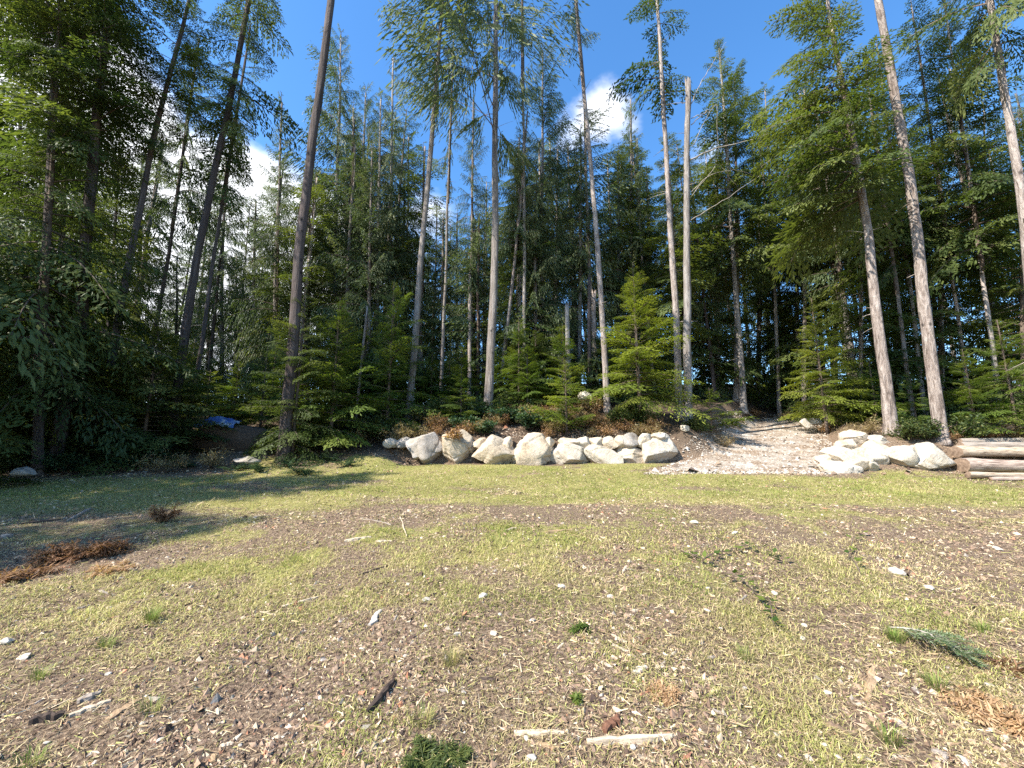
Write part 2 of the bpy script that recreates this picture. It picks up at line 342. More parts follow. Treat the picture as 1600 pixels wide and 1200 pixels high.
# ------------------------------------------------------------------ ground
def grass_amount(x, y):
    """how grassy the clearing is (0..1): litter patches in front, an even lawn strip before the boulders"""
    x = np.asarray(x, float); y = np.asarray(y, float)
    strip = sstep(6.0, 7.7, y + 0.5 * (fbm(x * 0.5, y * 0.5, 31, 2) - 0.5)) * (0.95 - 0.5 * sstep(0.55, 0.72, fbm(x * 0.5 + 9, y * 0.9, 37, 3)))
    near = (0.78 * sstep(0.36, 0.70, fbm(x * 1.2, y * 1.35 + 3, 33, 5, 0.72)) + 0.08) * (0.5 + 0.5 * sstep(2.8, 5.2, y))
    near = near + 0.38 * np.exp(-((x + 3.4) ** 2 / 3.0 + (y - 3.9) ** 2 / 1.6)) + 0.3 * np.exp(-((x - 4.2) ** 2 / 5 + (y - 6.3) ** 2 / 1.4)) \
        + 0.35 * np.exp(-((x - 2.6) ** 2 / 1.2 + (y - 3.5) ** 2 / 0.5)) + 0.2 * np.exp(-(x ** 2 / 2.0 + (y - 5.2) ** 2 / 1.0))
    near = near * 0.72 + 0.10 + 0.06 * sstep(3, 5, y)
    for (px, py, rx, ry) in ((-1.9, 6.6, 0.8, 0.7), (3.3, 6.4, 0.6, 0.5), (-4.6, 7.2, 1.2, 0.35), (6.2, 5.2, 1.6, 0.7), (-2.4, 2.4, 1.3, 0.4), (-5.2, 4.9, 1.4, 0.6), (-0.4, 6.7, 0.9, 0.3)):
        near = near - 0.42 * np.exp(-((x - px) ** 2 / rx ** 2 + (y - py) ** 2 / ry ** 2))
    g = np.maximum(strip, np.clip(near, 0, 1) * (1 - strip * 0.5))
    xl, xr = ramp_edges(y)
    onr = sstep(xl - 1.3, xl + 0.2, x) * sstep(10.9, 12.0, y + 0.25 * (x - 7)) * (1 - sstep(xr + 0.1, xr + 1.2, x))
    g = g * (1 - onr)
    g = g * (1 - sstep(13.55, 14.1, y)) * (1 - sstep(0, 1.5, -x - 7.5 + 0.15 * (12 - y)) * sstep(10.2, 11.8, y))
    g = g * (1 - sstep(11.7, 12.3, y) * sstep(9, 10, x))
    return np.clip(g, 0, 1)
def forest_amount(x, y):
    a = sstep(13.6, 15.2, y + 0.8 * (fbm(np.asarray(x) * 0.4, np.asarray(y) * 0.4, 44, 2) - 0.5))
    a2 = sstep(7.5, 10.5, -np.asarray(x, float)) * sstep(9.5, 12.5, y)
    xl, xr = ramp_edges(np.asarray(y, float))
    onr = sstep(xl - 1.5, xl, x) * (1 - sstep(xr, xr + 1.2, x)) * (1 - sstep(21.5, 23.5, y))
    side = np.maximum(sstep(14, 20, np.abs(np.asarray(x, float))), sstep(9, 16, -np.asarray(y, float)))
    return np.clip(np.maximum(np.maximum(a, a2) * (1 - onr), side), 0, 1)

def graded(lo, hi, step, far, n):
    core = np.arange(lo, hi + 1e-6, step); k = np.linspace(0, 1, n + 1)[1:] ** 3
    return core, k
def ground():
    cx, k = graded(-15, 17, 0.12, 400, 26); cy = np.arange(-3, 24.01, 0.12)
    xs = np.concatenate([(-15 - k * 600 - np.arange(1, 27) * 0.2)[::-1], cx, 17 + k * 600 + np.arange(1, 27) * 0.2])
    ys = np.concatenate([(-3 - k * 600 - np.arange(1, 27) * 0.2)[::-1], cy, cy[-1] + k * 900 + np.arange(1, 27) * 0.25])
    X, Y = np.meshgrid(xs, ys); Z = H(X, Y)
    n, m_ = X.shape
    i = np.arange(n - 1)[:, None] * m_; j = np.arange(m_ - 1)[None]
    Q = np.stack([i + j, i + j + 1, i + m_ + j + 1, i + m_ + j], -1).reshape(-1, 4)
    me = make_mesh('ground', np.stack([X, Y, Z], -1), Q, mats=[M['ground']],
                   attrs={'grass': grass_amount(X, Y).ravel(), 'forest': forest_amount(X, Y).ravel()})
    tag(add('ground', me), 'clearing floor of soil, wood litter and short grass rising to the forest', kind='structure')
ground()
def path():
    t = np.linspace(11.9, 27, 110); s = np.linspace(0, 1, 26)
    V = []
    for y in t:
        xl, xr = ramp_edges(y); xl += 0.1; xr -= 0.5
        if y > 22: xl, xr = xl + 0.02 * (y - 22) ** 2, xr
        e0 = 0.6 * (vnoise(y * 1.3, 3.1, 7) - 0.5); e1 = 0.6 * (vnoise(y * 1.3, 8.1, 9) - 0.5)
        x = (xl + e0) * (1 - s) + (xr + e1) * s
        yy = y + (0.5 * (fbm(x * 0.9, x * 0 + 3, 13, 2) - 0.5) + 0.12 * np.abs(s - 0.45) * 6 if y < 12.6 else 0)
        V.append(np.stack([x, np.broadcast_to(yy, x.shape), H(x, np.broadcast_to(yy, x.shape)) + 0.02], -1))
    V = np.array(V); V[0, :, 2] -= 0.05; V[:, 0, 2] -= 0.03; V[:, -1, 2] -= 0.03
    n, m_ = V.shape[:2]; i = np.arange(n - 1)[:, None] * m_; j = np.arange(m_ - 1)[None]
    Q = np.stack([i + j, i + j + 1, i + m_ + j + 1, i + m_ + j], -1).reshape(-1, 4)
    tag(add('path', make_mesh('path', V, Q, mats=[M['path']])), 'pale gravel track climbing into the forest', kind='structure')
path()

# ------------------------------------------------------------------ foliage building blocks
def leaves(base, d, length, width, rng, flat=0.5):
    """diamond leaf faces: base points (n,3), directions (n,3)"""
    n = len(base); d = d / (np.linalg.norm(d, axis=1)[:, None] + 1e-9)
    ref = np.tile(np.array([0, 0, 1.0]), (n, 1)) + (rng.random((n, 3)) - 0.5) * 2.2 * (1 - flat)
    s = np.cross(d, ref); s /= np.linalg.norm(s, axis=1)[:, None] + 1e-9
    l = np.broadcast_to(length, (n,))[:, None]; w = np.broadcast_to(width, (n,))[:, None]
    return np.stack([base, base + d * l * 0.45 + s * w * 0.5, base + d * l, base + d * l * 0.5 - s * w * 0.5], 1)

def spray(seed, kind, ntw, nleaf, lk, wk):
    """one bough of unit length along +x: leaf faces (n,4,3) and position along the bough (n,)"""
    rng = np.random.default_rng(seed); P = []; S = []
    for i in range(ntw):
        t = 0.12 + 0.86 * (i + rng.random() * 0.7) / ntw
        for side in (-1, 1):
            if rng.random() < 0.10: continue
            L = (0.42 * (1 - t) ** 0.65 + 0.05) * (0.65 + 0.6 * rng.random()) * (0.55 + 0.45 * min(1, t / 0.3))
            ang = math.radians(52 + 16 * (rng.random() - 0.5))
            n = max(2, int(nleaf * L / 0.35 + 0.5)); q = (np.arange(n) + rng.random(n)) / n
            if kind == 'cedar':
                dv = np.array([math.cos(ang) * 0.6, side * math.sin(ang) * 0.55, -0.35 - 0.4 * rng.random()])
                pts = np.array([t, 0, 0]) + q[:, None] * L * dv; pts[:, 2] -= 0.45 * L * q ** 2
                dd = np.tile(dv, (n, 1)) + (rng.random((n, 3)) - 0.5) * 0.9; dd[:, 2] -= 0.75
                P.append(leaves(pts, dd, lk * (0.7 + 0.7 * rng.random(n)), wk * (0.7 + 0.6 * rng.random(n)), rng, 0.1))
            else:
                dv = np.array([math.cos(ang), side * math.sin(ang), 0.0])
                pts = np.array([t, 0, 0]) + q[:, None] * L * dv; pts[:, 2] -= (0.30 * L) * q ** 2 + 0.015 * rng.standard_normal(n)
                sg = np.where(rng.random(n) < 0.5, -1, 1)
                perp = np.array([-dv[1], dv[0], 0]); dd = dv[None] * 0.9 + perp[None] * sg[:, None] * (0.25 + 0.5 * rng.random(n))[:, None]
                dd[:, 2] += -0.28 + 0.3 * rng.standard_normal(n)
                P.append(leaves(pts, dd, lk * (0.7 + 0.7 * rng.random(n)), wk * (0.7 + 0.6 * rng.random(n)), rng, 0.55))
            S.append(np.full(n, t) * 0.5 + 0.5 * q)
    n = ntw; tt = 0.15 + 0.85 * rng.random(n); pts = np.stack([tt, 0 * tt, 0 * tt], 1)
    dd = np.stack([np.ones(n), rng.standard_normal(n) * 0.5, rng.standard_normal(n) * 0.3 - 0.1], 1)
    P.append(leaves(pts, dd, lk * 1.1, wk, rng, 0.5)); S.append(tt)
    return np.concatenate(P), np.concatenate(S)

SPR = {}
for kd in ('hemlock', 'cedar'):
    wf = 1.0 if kd == 'hemlock' else 0.78
    SPR[kd] = {'big': [spray(100 + i, kd, 21, 14, 0.060, 0.0225 * wf) for i in range(4)],
               'mid': [spray(200 + i, kd, 15, 9, 0.085, 0.034 * wf) for i in range(4)],
               'low': [spray(300 + i, kd, 8, 5, 0.18, 0.075 * wf) for i in range(4)],
               'xfine': [spray(500 + i, kd, 26, 16, 0.044, 0.0165 * wf) for i in range(4)],
               'fine': [spray(400 + i, kd, 20, 11, 0.065, 0.019 * wf) for i in range(4)]}

def bough(buf, rng, kind, size, origin, az, pitch, L, droop, tint, stem_r, stem_mat=1, leaf_mat=0, zs=1.0, bare=0.0):
    T, S = SPR[kind][size][rng.integers(4)]
    P = T.reshape(-1, 3) * np.array([1 - bare, 1.0, zs]) + np.array([bare, 0, 0])
    P = P * L
    roll = rng.standard_normal() * 0.22; c, s = math.cos(roll), math.sin(roll)
    y, z = P[:, 1] * c - P[:, 2] * s, P[:, 1] * s + P[:, 2] * c
    x = P[:, 0]
    z = z - droop * L * (x / L) ** 2
    cp, sp = math.cos(pitch), math.sin(pitch); x, z = x * cp - z * sp, x * sp + z * cp
    ca, sa = math.cos(az), math.sin(az); Q = np.stack([x * ca - y * sa, x * sa + y * ca, z], 1) + origin
    n = len(T)
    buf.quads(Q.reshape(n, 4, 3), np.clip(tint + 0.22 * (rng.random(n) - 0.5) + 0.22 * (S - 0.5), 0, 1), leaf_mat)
    k = np.linspace(0, 0.92, 5); sx, sz = k * L, -droop * L * k ** 2
    px, pz = sx * cp - sz * sp, sx * sp + sz * cp
    path = np.stack([px * ca, px * sa, pz], 1) + origin
    V, Qd, Tt = tube(path, stem_r * (1 - 0.85 * k), 3, cap=False); buf.raw(V, Qd, tint=0.5, mat=stem_mat)

def crown(name, seed, kind, hgt, n, Lmax, prof, pitch0, pitch1, droop, mats, size='auto', base_tint=0.45, gap=0.12, trunk_r=0.10, clump=0.0, zs=1.0, bare=0.0, skip=None):
    """crown standing on z=0..hgt round the z axis; prof(t) branch length factor"""
    rng = np.random.default_rng(seed); b = Buf(); az = rng.random() * 6
    for i in range(n):
        t = (i + rng.random() * 0.8) / n
        az += 2.399 + 0.5 * rng.standard_normal()
        if rng.random() < gap: continue
        if skip and abs((math.degrees(az) - skip[0] + 180) % 360 - 180) < skip[1]: continue
        if clump and vnoise(np.array([t * 7.0]), np.array([az % 6.283 * 0.9]), seed)[0] < clump: continue
        L = Lmax * prof(t) * (0.55 + 0.6 * rng.random()) * (1 + 0.22 * math.cos(az - seed * 1.7))
        if L < 0.12: L = 0.12
        sz = size
        if size == 'auto': sz = 'big' if L > 1.35 else ('mid' if L > 0.6 else 'low')
        p = math.radians(pitch0 + (pitch1 - pitch0) * t + 9 * rng.standard_normal())
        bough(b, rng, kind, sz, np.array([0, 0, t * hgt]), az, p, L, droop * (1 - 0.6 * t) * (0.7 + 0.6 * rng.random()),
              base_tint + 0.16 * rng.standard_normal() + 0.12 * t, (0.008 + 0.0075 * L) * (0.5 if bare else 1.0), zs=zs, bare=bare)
    V, Q, Tt = tube([(0, 0, -0.05 * hgt), (0, 0, hgt * 0.5), (0, 0, hgt * 1.0)], [trunk_r, trunk_r * 0.55, 0.01], 6, cap=False); b.raw(V, Q, tint=0.5, mat=1)
    return b.mesh(name, mats)

cone = lambda t: (1 - t) ** 0.75 + 0.04
oval = lambda t: max(0.0, 4 * (t * 0.93 + 0.05) * (1 - t * 0.93 - 0.05)) ** 0.55 * (1.05 - 0.5 * t)
flat = lambda t: (1 - t) ** 0.5 * 0.9 + 0.06
HM, CM, SM = [M['hemlock'], M['twig']], [M['cedar'], M['twig']], [M['sapling'], M['twig']]
CR = {
    # broad layered hemlock crowns, 10 m tall
    'hem_a': crown('crown', 1, 'hemlock', 10, 105, 3.3, cone, -4, 38, 0.32, HM, gap=0.1),
    'hem_r': crown('crown', 1, 'hemlock', 10, 140, 3.4, cone, -4, 38, 0.32, HM, gap=0.1, base_tint=0.55, skip=(-30, 62)),
    'hem_b': crown('crown', 2, 'hemlock', 10, 92, 3.0, oval, -8, 40, 0.36, HM, gap=0.15, clump=0.25),
    'hem_c': crown('crown', 3, 'hemlock', 10, 80, 2.6, flat, -14, 30, 0.30, HM, gap=0.2, clump=0.3),
    # cedar crowns, 10 m
    'ced_a': crown('crown', 4, 'cedar', 10, 95, 2.9, oval, 14, 48, 0.28, CM, gap=0.1, base_tint=0.5),
    'ced_b': crown('crown', 5, 'cedar', 10, 85, 2.4, cone, 4, 44, 0.34, CM, gap=0.12),
    'ced_up': crown('crown', 6, 'cedar', 12, 92, 5.0, lambda t: (1 - t) ** 0.8 * 0.95 + 0.12, 28, 60, 0.20, CM, size='fine', gap=0.1, base_tint=0.52, bare=0.25),
    # thin, tufted tops on tall bare stems
    'tuft_a': crown('crown', 7, 'cedar', 9, 64, 1.5, oval, -6, 35, 0.5, CM, size='mid', gap=0.2, clump=0.42, base_tint=0.42),
    'tuft_b': crown('crown', 8, 'hemlock', 9, 58, 1.9, flat, -2, 36, 0.42, HM, size='mid', gap=0.2, clump=0.42, base_tint=0.35),
    # full-skirted younger forest trees, 12 m
    'full_a': crown('crown', 9, 'hemlock', 12, 150, 2.7, cone, -10, 34, 0.28, HM, gap=0.06),
    'full_b': crown('crown', 10, 'cedar', 12, 150, 2.5, cone, 0, 40, 0.36, CM, gap=0.06),
    # background trees: fewer, larger leaf faces
    'far_a': crown('crown', 11, 'hemlock', 14, 96, 3.0, cone, -8, 36, 0.32, HM, size='mid', gap=0.1, clump=0.15, base_tint=0.42),
    'far_b': crown('crown', 12, 'cedar', 14, 96, 2.8, oval, 0, 42, 0.34, CM, size='mid', gap=0.1, clump=0.15),
    'far_c': crown('crown', 13, 'hemlock', 14, 80, 2.4, flat, -12, 30, 0.34, HM, size='mid', gap=0.15, clump=0.25, base_tint=0.5),
    # saplings, 4 m and 2 m
    'sap_a': crown('crown', 14, 'hemlock', 4, 92, 1.75, cone, 2, 46, 0.22, SM, size='fine', gap=0.04, trunk_r=0.05),
    'sap_y': crown('crown', 24, 'hemlock', 4, 125, 1.5, lambda t: (1 - t) ** 0.9 + 0.03, 0, 48, 0.24, [M['bright'], M['twig']], size='fine', gap=0.12, trunk_r=0.05, base_tint=0.5),
    'sap_z': crown('crown', 25, 'hemlock', 2, 46, 0.9, cone, 6, 46, 0.2, [M['bright'], M['twig']], size='mid', gap=0.05, trunk_r=0.025),
    'sap_b': crown('crown', 15, 'hemlock', 4, 80, 1.45, cone, 0, 44, 0.24, SM, size='big', gap=0.06, trunk_r=0.045, base_tint=0.38),
    'sap_c': crown('crown', 16, 'hemlock', 2, 42, 0.85, cone, 6, 46, 0.2, SM, size='mid', gap=0.05, trunk_r=0.025),
    'sap_d': crown('crown', 17, 'hemlock', 4, 88, 1.7, flat, -6, 40, 0.26, HM, size='big', gap=0.06, trunk_r=0.05, base_tint=0.4),
    # the low hanging boughs of the near trees on the shaded side, 12 m
    'near_l': crown('crown', 18, 'hemlock', 12, 172, 3.5, lambda t: 0.75 + 0.3 * math.sin(t * 9) - 0.25 * t, -12, 14, 0.36, HM, size='xfine', gap=0.05, base_tint=0.46),
}

# ------------------------------------------------------------------ trees
def trunk_mesh(path, r0, r1, mat, seed, stubs=0, sides=11, broken=False, flare=True, dead_mat=None):
    """path: list of world points from base to top, mesh local to path[0]"""
    rng = np.random.default_rng(seed); P = np.array([tuple(p) for p in path]); P0 = P[0].copy(); P = P - P0
    seg = np.linalg.norm(np.diff(P, axis=0), axis=1); s = np.concatenate([[0], np.cumsum(seg)])
    n = max(8, int(s[-1] / 0.55)); q = np.linspace(0, s[-1], n) if not flare else np.concatenate([[0, 0.15, 0.35, 0.7], np.linspace(1.1, s[-1], n)])
    C = np.stack([np.interp(q, s, P[:, k]) for k in range(3)], 1)
    w = 0.05 * (np.stack([fbm(q * 0.25, q * 0 + seed, 51, 2), fbm(q * 0.25, q * 0 + seed, 52, 2)], 1) - 0.5) * min(1.0, s[-1] / 8); C[:, :2] += w * 2.2 * np.minimum(1, q / 2)[:, None]
    f = q / s[-1]; r = r0 + (r1 - r0) * f ** 0.9
    if flare: r = r * (1 + 0.55 * np.exp(-q / 0.28))
    V, Q, T = tube(C, r, sides, rough=0.15, seed=seed)
    b = Buf(); 
    if broken: V[(len(q) - 1) * sides:len(q) * sides, 2] += rng.random(sides) * r1 * 5 - r1
    b.raw(V, Q, T, mat=0)
    for i in range(stubs):
        ff = 0.12 + 0.8 * rng.random(); o = np.array([np.interp(ff * s[-1], q, C[:, k]) for k in range(3)]); a = rng.random() * 6.283
        L = (0.15 + 0.9 * rng.random() ** 2); k = np.linspace(0, 1, 4); dz = -0.25 + 0.5 * rng.random()
        pth = np.stack([o[0] + math.cos(a) * L * k, o[1] + math.sin(a) * L * k, o[2] + dz * L * k - 0.12 * L * k ** 2 + 0.03 * rng.random(4)], 1)
        VV, QQ, _ = tube(pth, (0.012 + 0.012 * rng.random()) * (1 - 0.75 * k), 4, cap=False); b.raw(VV, QQ, mat=1)
    return b.mesh('trunk', [mat, dead_mat or M['deadwood']]), Vector(P0)

def tree(name, label, px, Y, wpx, height, bark, crown_key=None, cbase=0.6, cwid=1.0, group=None, stubs=14, seed=1, cat='tree', rtop=0.3, broken=False, crot=None, chgt=None):
    """px: pixels (low..high) on the trunk at depth Y; trunk carried down to the ground and up to `height` metres"""
    pts = [at(u, v, Y) for u, v in px]
    d0 = (pts[1] - pts[0]).normalized(); z0 = Hs(pts[0].x, Y)
    k = (pts[0].z - z0) / max(d0.z, 0.3); base = pts[0] - d0 * k; base = Vector((base.x, Y, Hs(base.x, Y) - 0.12))
    path = [base] + [p for p in pts if p.z > base.z + 0.6]
    d1 = (path[-1] - path[-2]).normalized(); top_z = base.z + height
    if path[-1].z < top_z - 0.5:
        d1 = (d1 + Vector((0, 0, 0.35))).normalized(); path.append(path[-1] + d1 * ((top_z - path[-1].z) / d1.z))
    slant = math.sqrt(Y * Y + base.x ** 2) / math.sqrt(1 + (base.x / Y) ** 2)
    r0 = 0.84 * wpx * 0.5 * Y / F_PX * math.cos(math.atan2(base.x, Y))
    me, loc = trunk_mesh(path, r0, r0 * rtop, M[bark], seed, stubs, broken=broken)
    root = empty(name, loc, label, cat, group)
    add('trunk', me, root)
    if crown_key:
        total = path[-1].z - base.z; zb = base.z + total * cbase
        for a, b in zip(path[:-1], path[1:]):
            if a.z <= zb <= b.z: break
        f = (zb - a.z) / (b.z - a.z); cb = a + (b - a) * f; ax = (path[-1] - cb); ch = ax.length * 1.04
        mesh = CR[crown_key]; h0 = {'hem': 10, 'ced': 10, 'tuf': 9, 'ful': 12, 'far': 14, 'sap': 4, 'nea': 12}[crown_key[:3]]
        if crown_key == 'ced_up': h0 = 12
        if crown_key == 'sap_c': h0 = 2
        o = add('crown', mesh, root, cb - loc)
        o.rotation_mode = 'QUATERNION'
        o.rotation_quaternion = Vector((0, 0, 1)).rotation_difference(ax) @ Matrix.Rotation(seed * 2.1 if crot is None else crot, 4, 'Z').to_quaternion()
        o.scale = (cwid, cwid, ch / h0)
    return root

T = tree
# --- sunlit trees on the far side of the track
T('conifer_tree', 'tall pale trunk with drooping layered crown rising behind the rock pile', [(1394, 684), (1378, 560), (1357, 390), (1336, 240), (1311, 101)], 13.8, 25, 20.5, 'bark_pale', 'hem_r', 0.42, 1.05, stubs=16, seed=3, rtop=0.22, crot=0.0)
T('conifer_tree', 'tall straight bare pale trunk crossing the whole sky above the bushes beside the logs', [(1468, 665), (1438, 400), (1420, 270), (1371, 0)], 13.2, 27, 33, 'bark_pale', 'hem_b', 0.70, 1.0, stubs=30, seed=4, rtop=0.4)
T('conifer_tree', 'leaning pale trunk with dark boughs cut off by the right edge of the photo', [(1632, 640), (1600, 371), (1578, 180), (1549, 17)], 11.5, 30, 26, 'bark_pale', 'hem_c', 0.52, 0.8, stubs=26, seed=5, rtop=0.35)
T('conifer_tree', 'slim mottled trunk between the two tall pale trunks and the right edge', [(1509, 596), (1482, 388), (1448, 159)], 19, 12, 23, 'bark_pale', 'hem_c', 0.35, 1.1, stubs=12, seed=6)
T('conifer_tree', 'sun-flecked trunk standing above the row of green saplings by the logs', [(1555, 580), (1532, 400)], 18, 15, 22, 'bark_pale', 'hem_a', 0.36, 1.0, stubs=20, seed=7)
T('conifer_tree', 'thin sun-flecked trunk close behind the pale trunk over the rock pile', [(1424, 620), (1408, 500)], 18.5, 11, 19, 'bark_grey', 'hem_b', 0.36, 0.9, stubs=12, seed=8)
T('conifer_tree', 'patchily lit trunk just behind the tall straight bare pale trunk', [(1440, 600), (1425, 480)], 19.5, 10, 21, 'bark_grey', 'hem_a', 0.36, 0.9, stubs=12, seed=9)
# --- middle trees
T('conifer_tree', 'straight grey trunk at the mouth of the gravel track, sunlit on one side', [(1161, 633), (1146, 390)], 23, 13, 24, 'bark_grey', 'hem_a', 0.36, 1.05, stubs=14, seed=10)
T('conifer_tree', 'very thin grey trunk standing in the dark beyond the top of the gravel track', [(1218, 650), (1208, 380)], 25, 9, 23, 'bark_grey', 'hem_c', 0.42, 0.9, stubs=14, seed=11)
T('conifer_tree', 'trunk with a pale stump-like foot behind the bushy sapling beside the track', [(1256, 640), (1258, 480)], 24, 12, 22, 'bark_pale', 'hem_b', 0.40, 1.0, stubs=14, seed=12)
T('conifer_tree', 'tall trunk with sparse ragged top right behind the bright young hemlock', [(1060, 616), (1051, 397), (1044, 300), (1031, 67)], 18, 15, 27, 'bark_pale', 'tuft_b', 0.60, 1.25, stubs=26, seed=13, rtop=0.35)
T('conifer_tree', 'slender tall trunk with a narrow tufted top before the small white cloud', [(945, 580), (933, 390), (918, 200), (903, 40)], 19, 11, 30, 'bark_pale', 'tuft_a', 0.60, 1.05, stubs=20, seed=14, rtop=0.4)
T('cedar_tree', 'large cedar with a wide fan of upswept branches in the centre', [(766, 559), (774, 400), (773, 240), (776, 10)], 18, 16, 30, 'bark_grey', 'ced_up', 0.46, 1.0, stubs=16, seed=15, rtop=0.4)
T('cedar_tree', 'leaning trunk with a brownish crown beside the big upswept cedar', [(648, 528), (658, 400), (675, 216), (690, 20)], 18.5, 15, 30, 'bark_grey', 'ced_a', 0.54, 1.0, stubs=16, seed=16, rtop=0.4)
T('conifer_tree', 'narrow tufted conifer close beside the big upswept cedar', [(820, 540), (819, 400), (817, 145)], 21, 9, 33, 'bark_grey', 'tuft_a', 0.58, 1.15, stubs=16, seed=17)
T('conifer_tree', 'pale trunk tilting to one side in the thicket under the big cedar', [(788, 549), (807, 380), (812, 330)], 21, 9, 17, 'bark_pale', 'ced_b', 0.5, 0.8, stubs=8, seed=18)
T('conifer_tree', 'thin dark trunk with hanging tufts between two large cedars', [(693, 500), (701, 290)], 22, 7, 24, 'bark_grey', 'tuft_a', 0.52, 0.9, stubs=10, seed=19)
T('conifer_tree', 'straight brown trunk in the thicket under the narrow tufted conifer', [(812, 545), (812, 440)], 22, 8, 16, 'bark_grey', 'ced_b', 0.5, 0.8, stubs=10, seed=20)
# --- shaded side
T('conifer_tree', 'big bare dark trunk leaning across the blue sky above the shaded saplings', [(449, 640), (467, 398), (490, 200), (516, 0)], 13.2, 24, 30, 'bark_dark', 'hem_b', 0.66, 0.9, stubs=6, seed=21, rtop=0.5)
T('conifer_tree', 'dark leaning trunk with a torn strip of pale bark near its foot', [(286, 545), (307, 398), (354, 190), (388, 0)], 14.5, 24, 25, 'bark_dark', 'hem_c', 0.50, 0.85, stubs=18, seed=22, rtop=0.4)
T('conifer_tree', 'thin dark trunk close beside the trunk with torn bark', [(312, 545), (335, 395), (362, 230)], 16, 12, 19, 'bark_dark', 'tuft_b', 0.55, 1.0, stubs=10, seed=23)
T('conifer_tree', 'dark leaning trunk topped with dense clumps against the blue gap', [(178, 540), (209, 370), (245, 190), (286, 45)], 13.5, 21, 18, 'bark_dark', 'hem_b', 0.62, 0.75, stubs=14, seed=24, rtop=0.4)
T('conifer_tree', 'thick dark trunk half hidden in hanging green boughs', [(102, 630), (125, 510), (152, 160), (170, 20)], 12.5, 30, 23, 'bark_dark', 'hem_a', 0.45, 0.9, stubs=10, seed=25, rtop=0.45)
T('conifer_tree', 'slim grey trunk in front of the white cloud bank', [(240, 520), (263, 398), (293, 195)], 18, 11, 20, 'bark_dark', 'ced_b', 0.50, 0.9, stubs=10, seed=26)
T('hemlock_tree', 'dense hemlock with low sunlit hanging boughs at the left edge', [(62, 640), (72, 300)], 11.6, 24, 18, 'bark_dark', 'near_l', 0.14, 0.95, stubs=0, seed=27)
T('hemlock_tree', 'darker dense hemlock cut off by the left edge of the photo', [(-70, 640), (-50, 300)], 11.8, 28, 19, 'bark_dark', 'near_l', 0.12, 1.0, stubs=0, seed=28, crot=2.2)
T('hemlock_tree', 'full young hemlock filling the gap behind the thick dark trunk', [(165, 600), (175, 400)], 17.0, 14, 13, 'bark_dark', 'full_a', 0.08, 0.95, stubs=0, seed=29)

# --- broken snags
def snag(label, px, Y, wpx, htop, seed, bark='bark_grey'):
    pts = [at(u, v, Y) for u, v in px]; d0 = (pts[1] - pts[0]).normalized()
    base = pts[0] - d0 * ((pts[0].z - Hs(pts[0].x, Y)) / max(d0.z, 0.3)); base = Vector((base.x, Y, Hs(base.x, Y) - 0.12))
    r = 0.9 * wpx * 0.5 * Y / F_PX * math.cos(math.atan2(base.x, Y))
    me, loc = trunk_mesh([base] + [p for p in pts if p.z > base.z + 0.5], r, r * 0.72, M[bark], seed, 5, broken=True)
    root = empty('tree_snag', loc, label, 'dead tree'); add('trunk', me, root); return root, loc
sn, snl = snag('tall dead snag with a broken top and bare pale branches', [(1075, 613), (1073, 400), (1075, 132)], 17.2, 17, None, 31, 'bark_grey')
def bare_branch(root, loc, pxs, Y, r, dy=0.0):
    P = np.array([tuple(at(u, v, Y) - loc) for u, v in pxs]); n = len(P); P[:, 1] += np.linspace(0, 1, n) * dy
    k = np.linspace(0, 1, 14); s = np.linspace(0, 1, n)
    C = np.stack([np.interp(k, s, P[:, a]) for a in range(3)], 1); C[1:-1] += np.random.default_rng(int(pxs[0][1])).standard_normal((12, 3)) * 0.025
    V, Q, Tt = tube(C, r * 0.62 * (1 - 0.75 * k), 6)
    add('dead_branch', make_mesh('dead_branch', V, Q, Tt, [M['deadwood']]), root)
for pxs, r, dy in (([(1078, 165), (1100, 120), (1128, 78)], 0.035, -0.4), ([(1078, 250), (1120, 235), (1180, 225), (1235, 205)], 0.05, -0.6), ([(1080, 195), (1110, 165), (1128, 150)], 0.04, 0.5),
                  ([(1080, 185), (1120, 165)], 0.03, 0.2), ([(1078, 345), (1130, 315), (1190, 275)], 0.035, -0.3), ([(1080, 300), (1110, 270), (1150, 255), (1195, 262)], 0.03, 0.6),
                  ([(1079, 232), (1118, 160), (1118, 245)], 0.022, -0.2), ([(1078, 310), (1125, 250), (1160, 290)], 0.022, 0.3), ([(1072, 160), (1035, 160)], 0.025, 0.1), ([(1072, 250), (1040, 235)], 0.02, -0.2)):
    bare_branch(sn, snl, pxs, 17.2, r, dy)
snag('short sawn-off grey snag in the middle of the thicket', [(888, 575), (887, 480)], 20, 10, None, 32)
snag('thin dark snag beside the short sawn-off snag', [(922, 590), (921, 436)], 20.5, 7, None, 33, 'bark_dark')
snag('reddish broken snag just behind the thin dark snag', [(929, 560), (928, 462)], 22, 10, None, 34, 'bark_pale')
snag('pale broken snag in the gap under the leaning cedar', [(734, 520), (735, 432)], 22, 8, None, 35, 'bark_pale')
snag('leaning yellowish dead stem among the shaded saplings', [(565, 570), (574, 482)], 17, 6, None, 36, 'bark_pale')

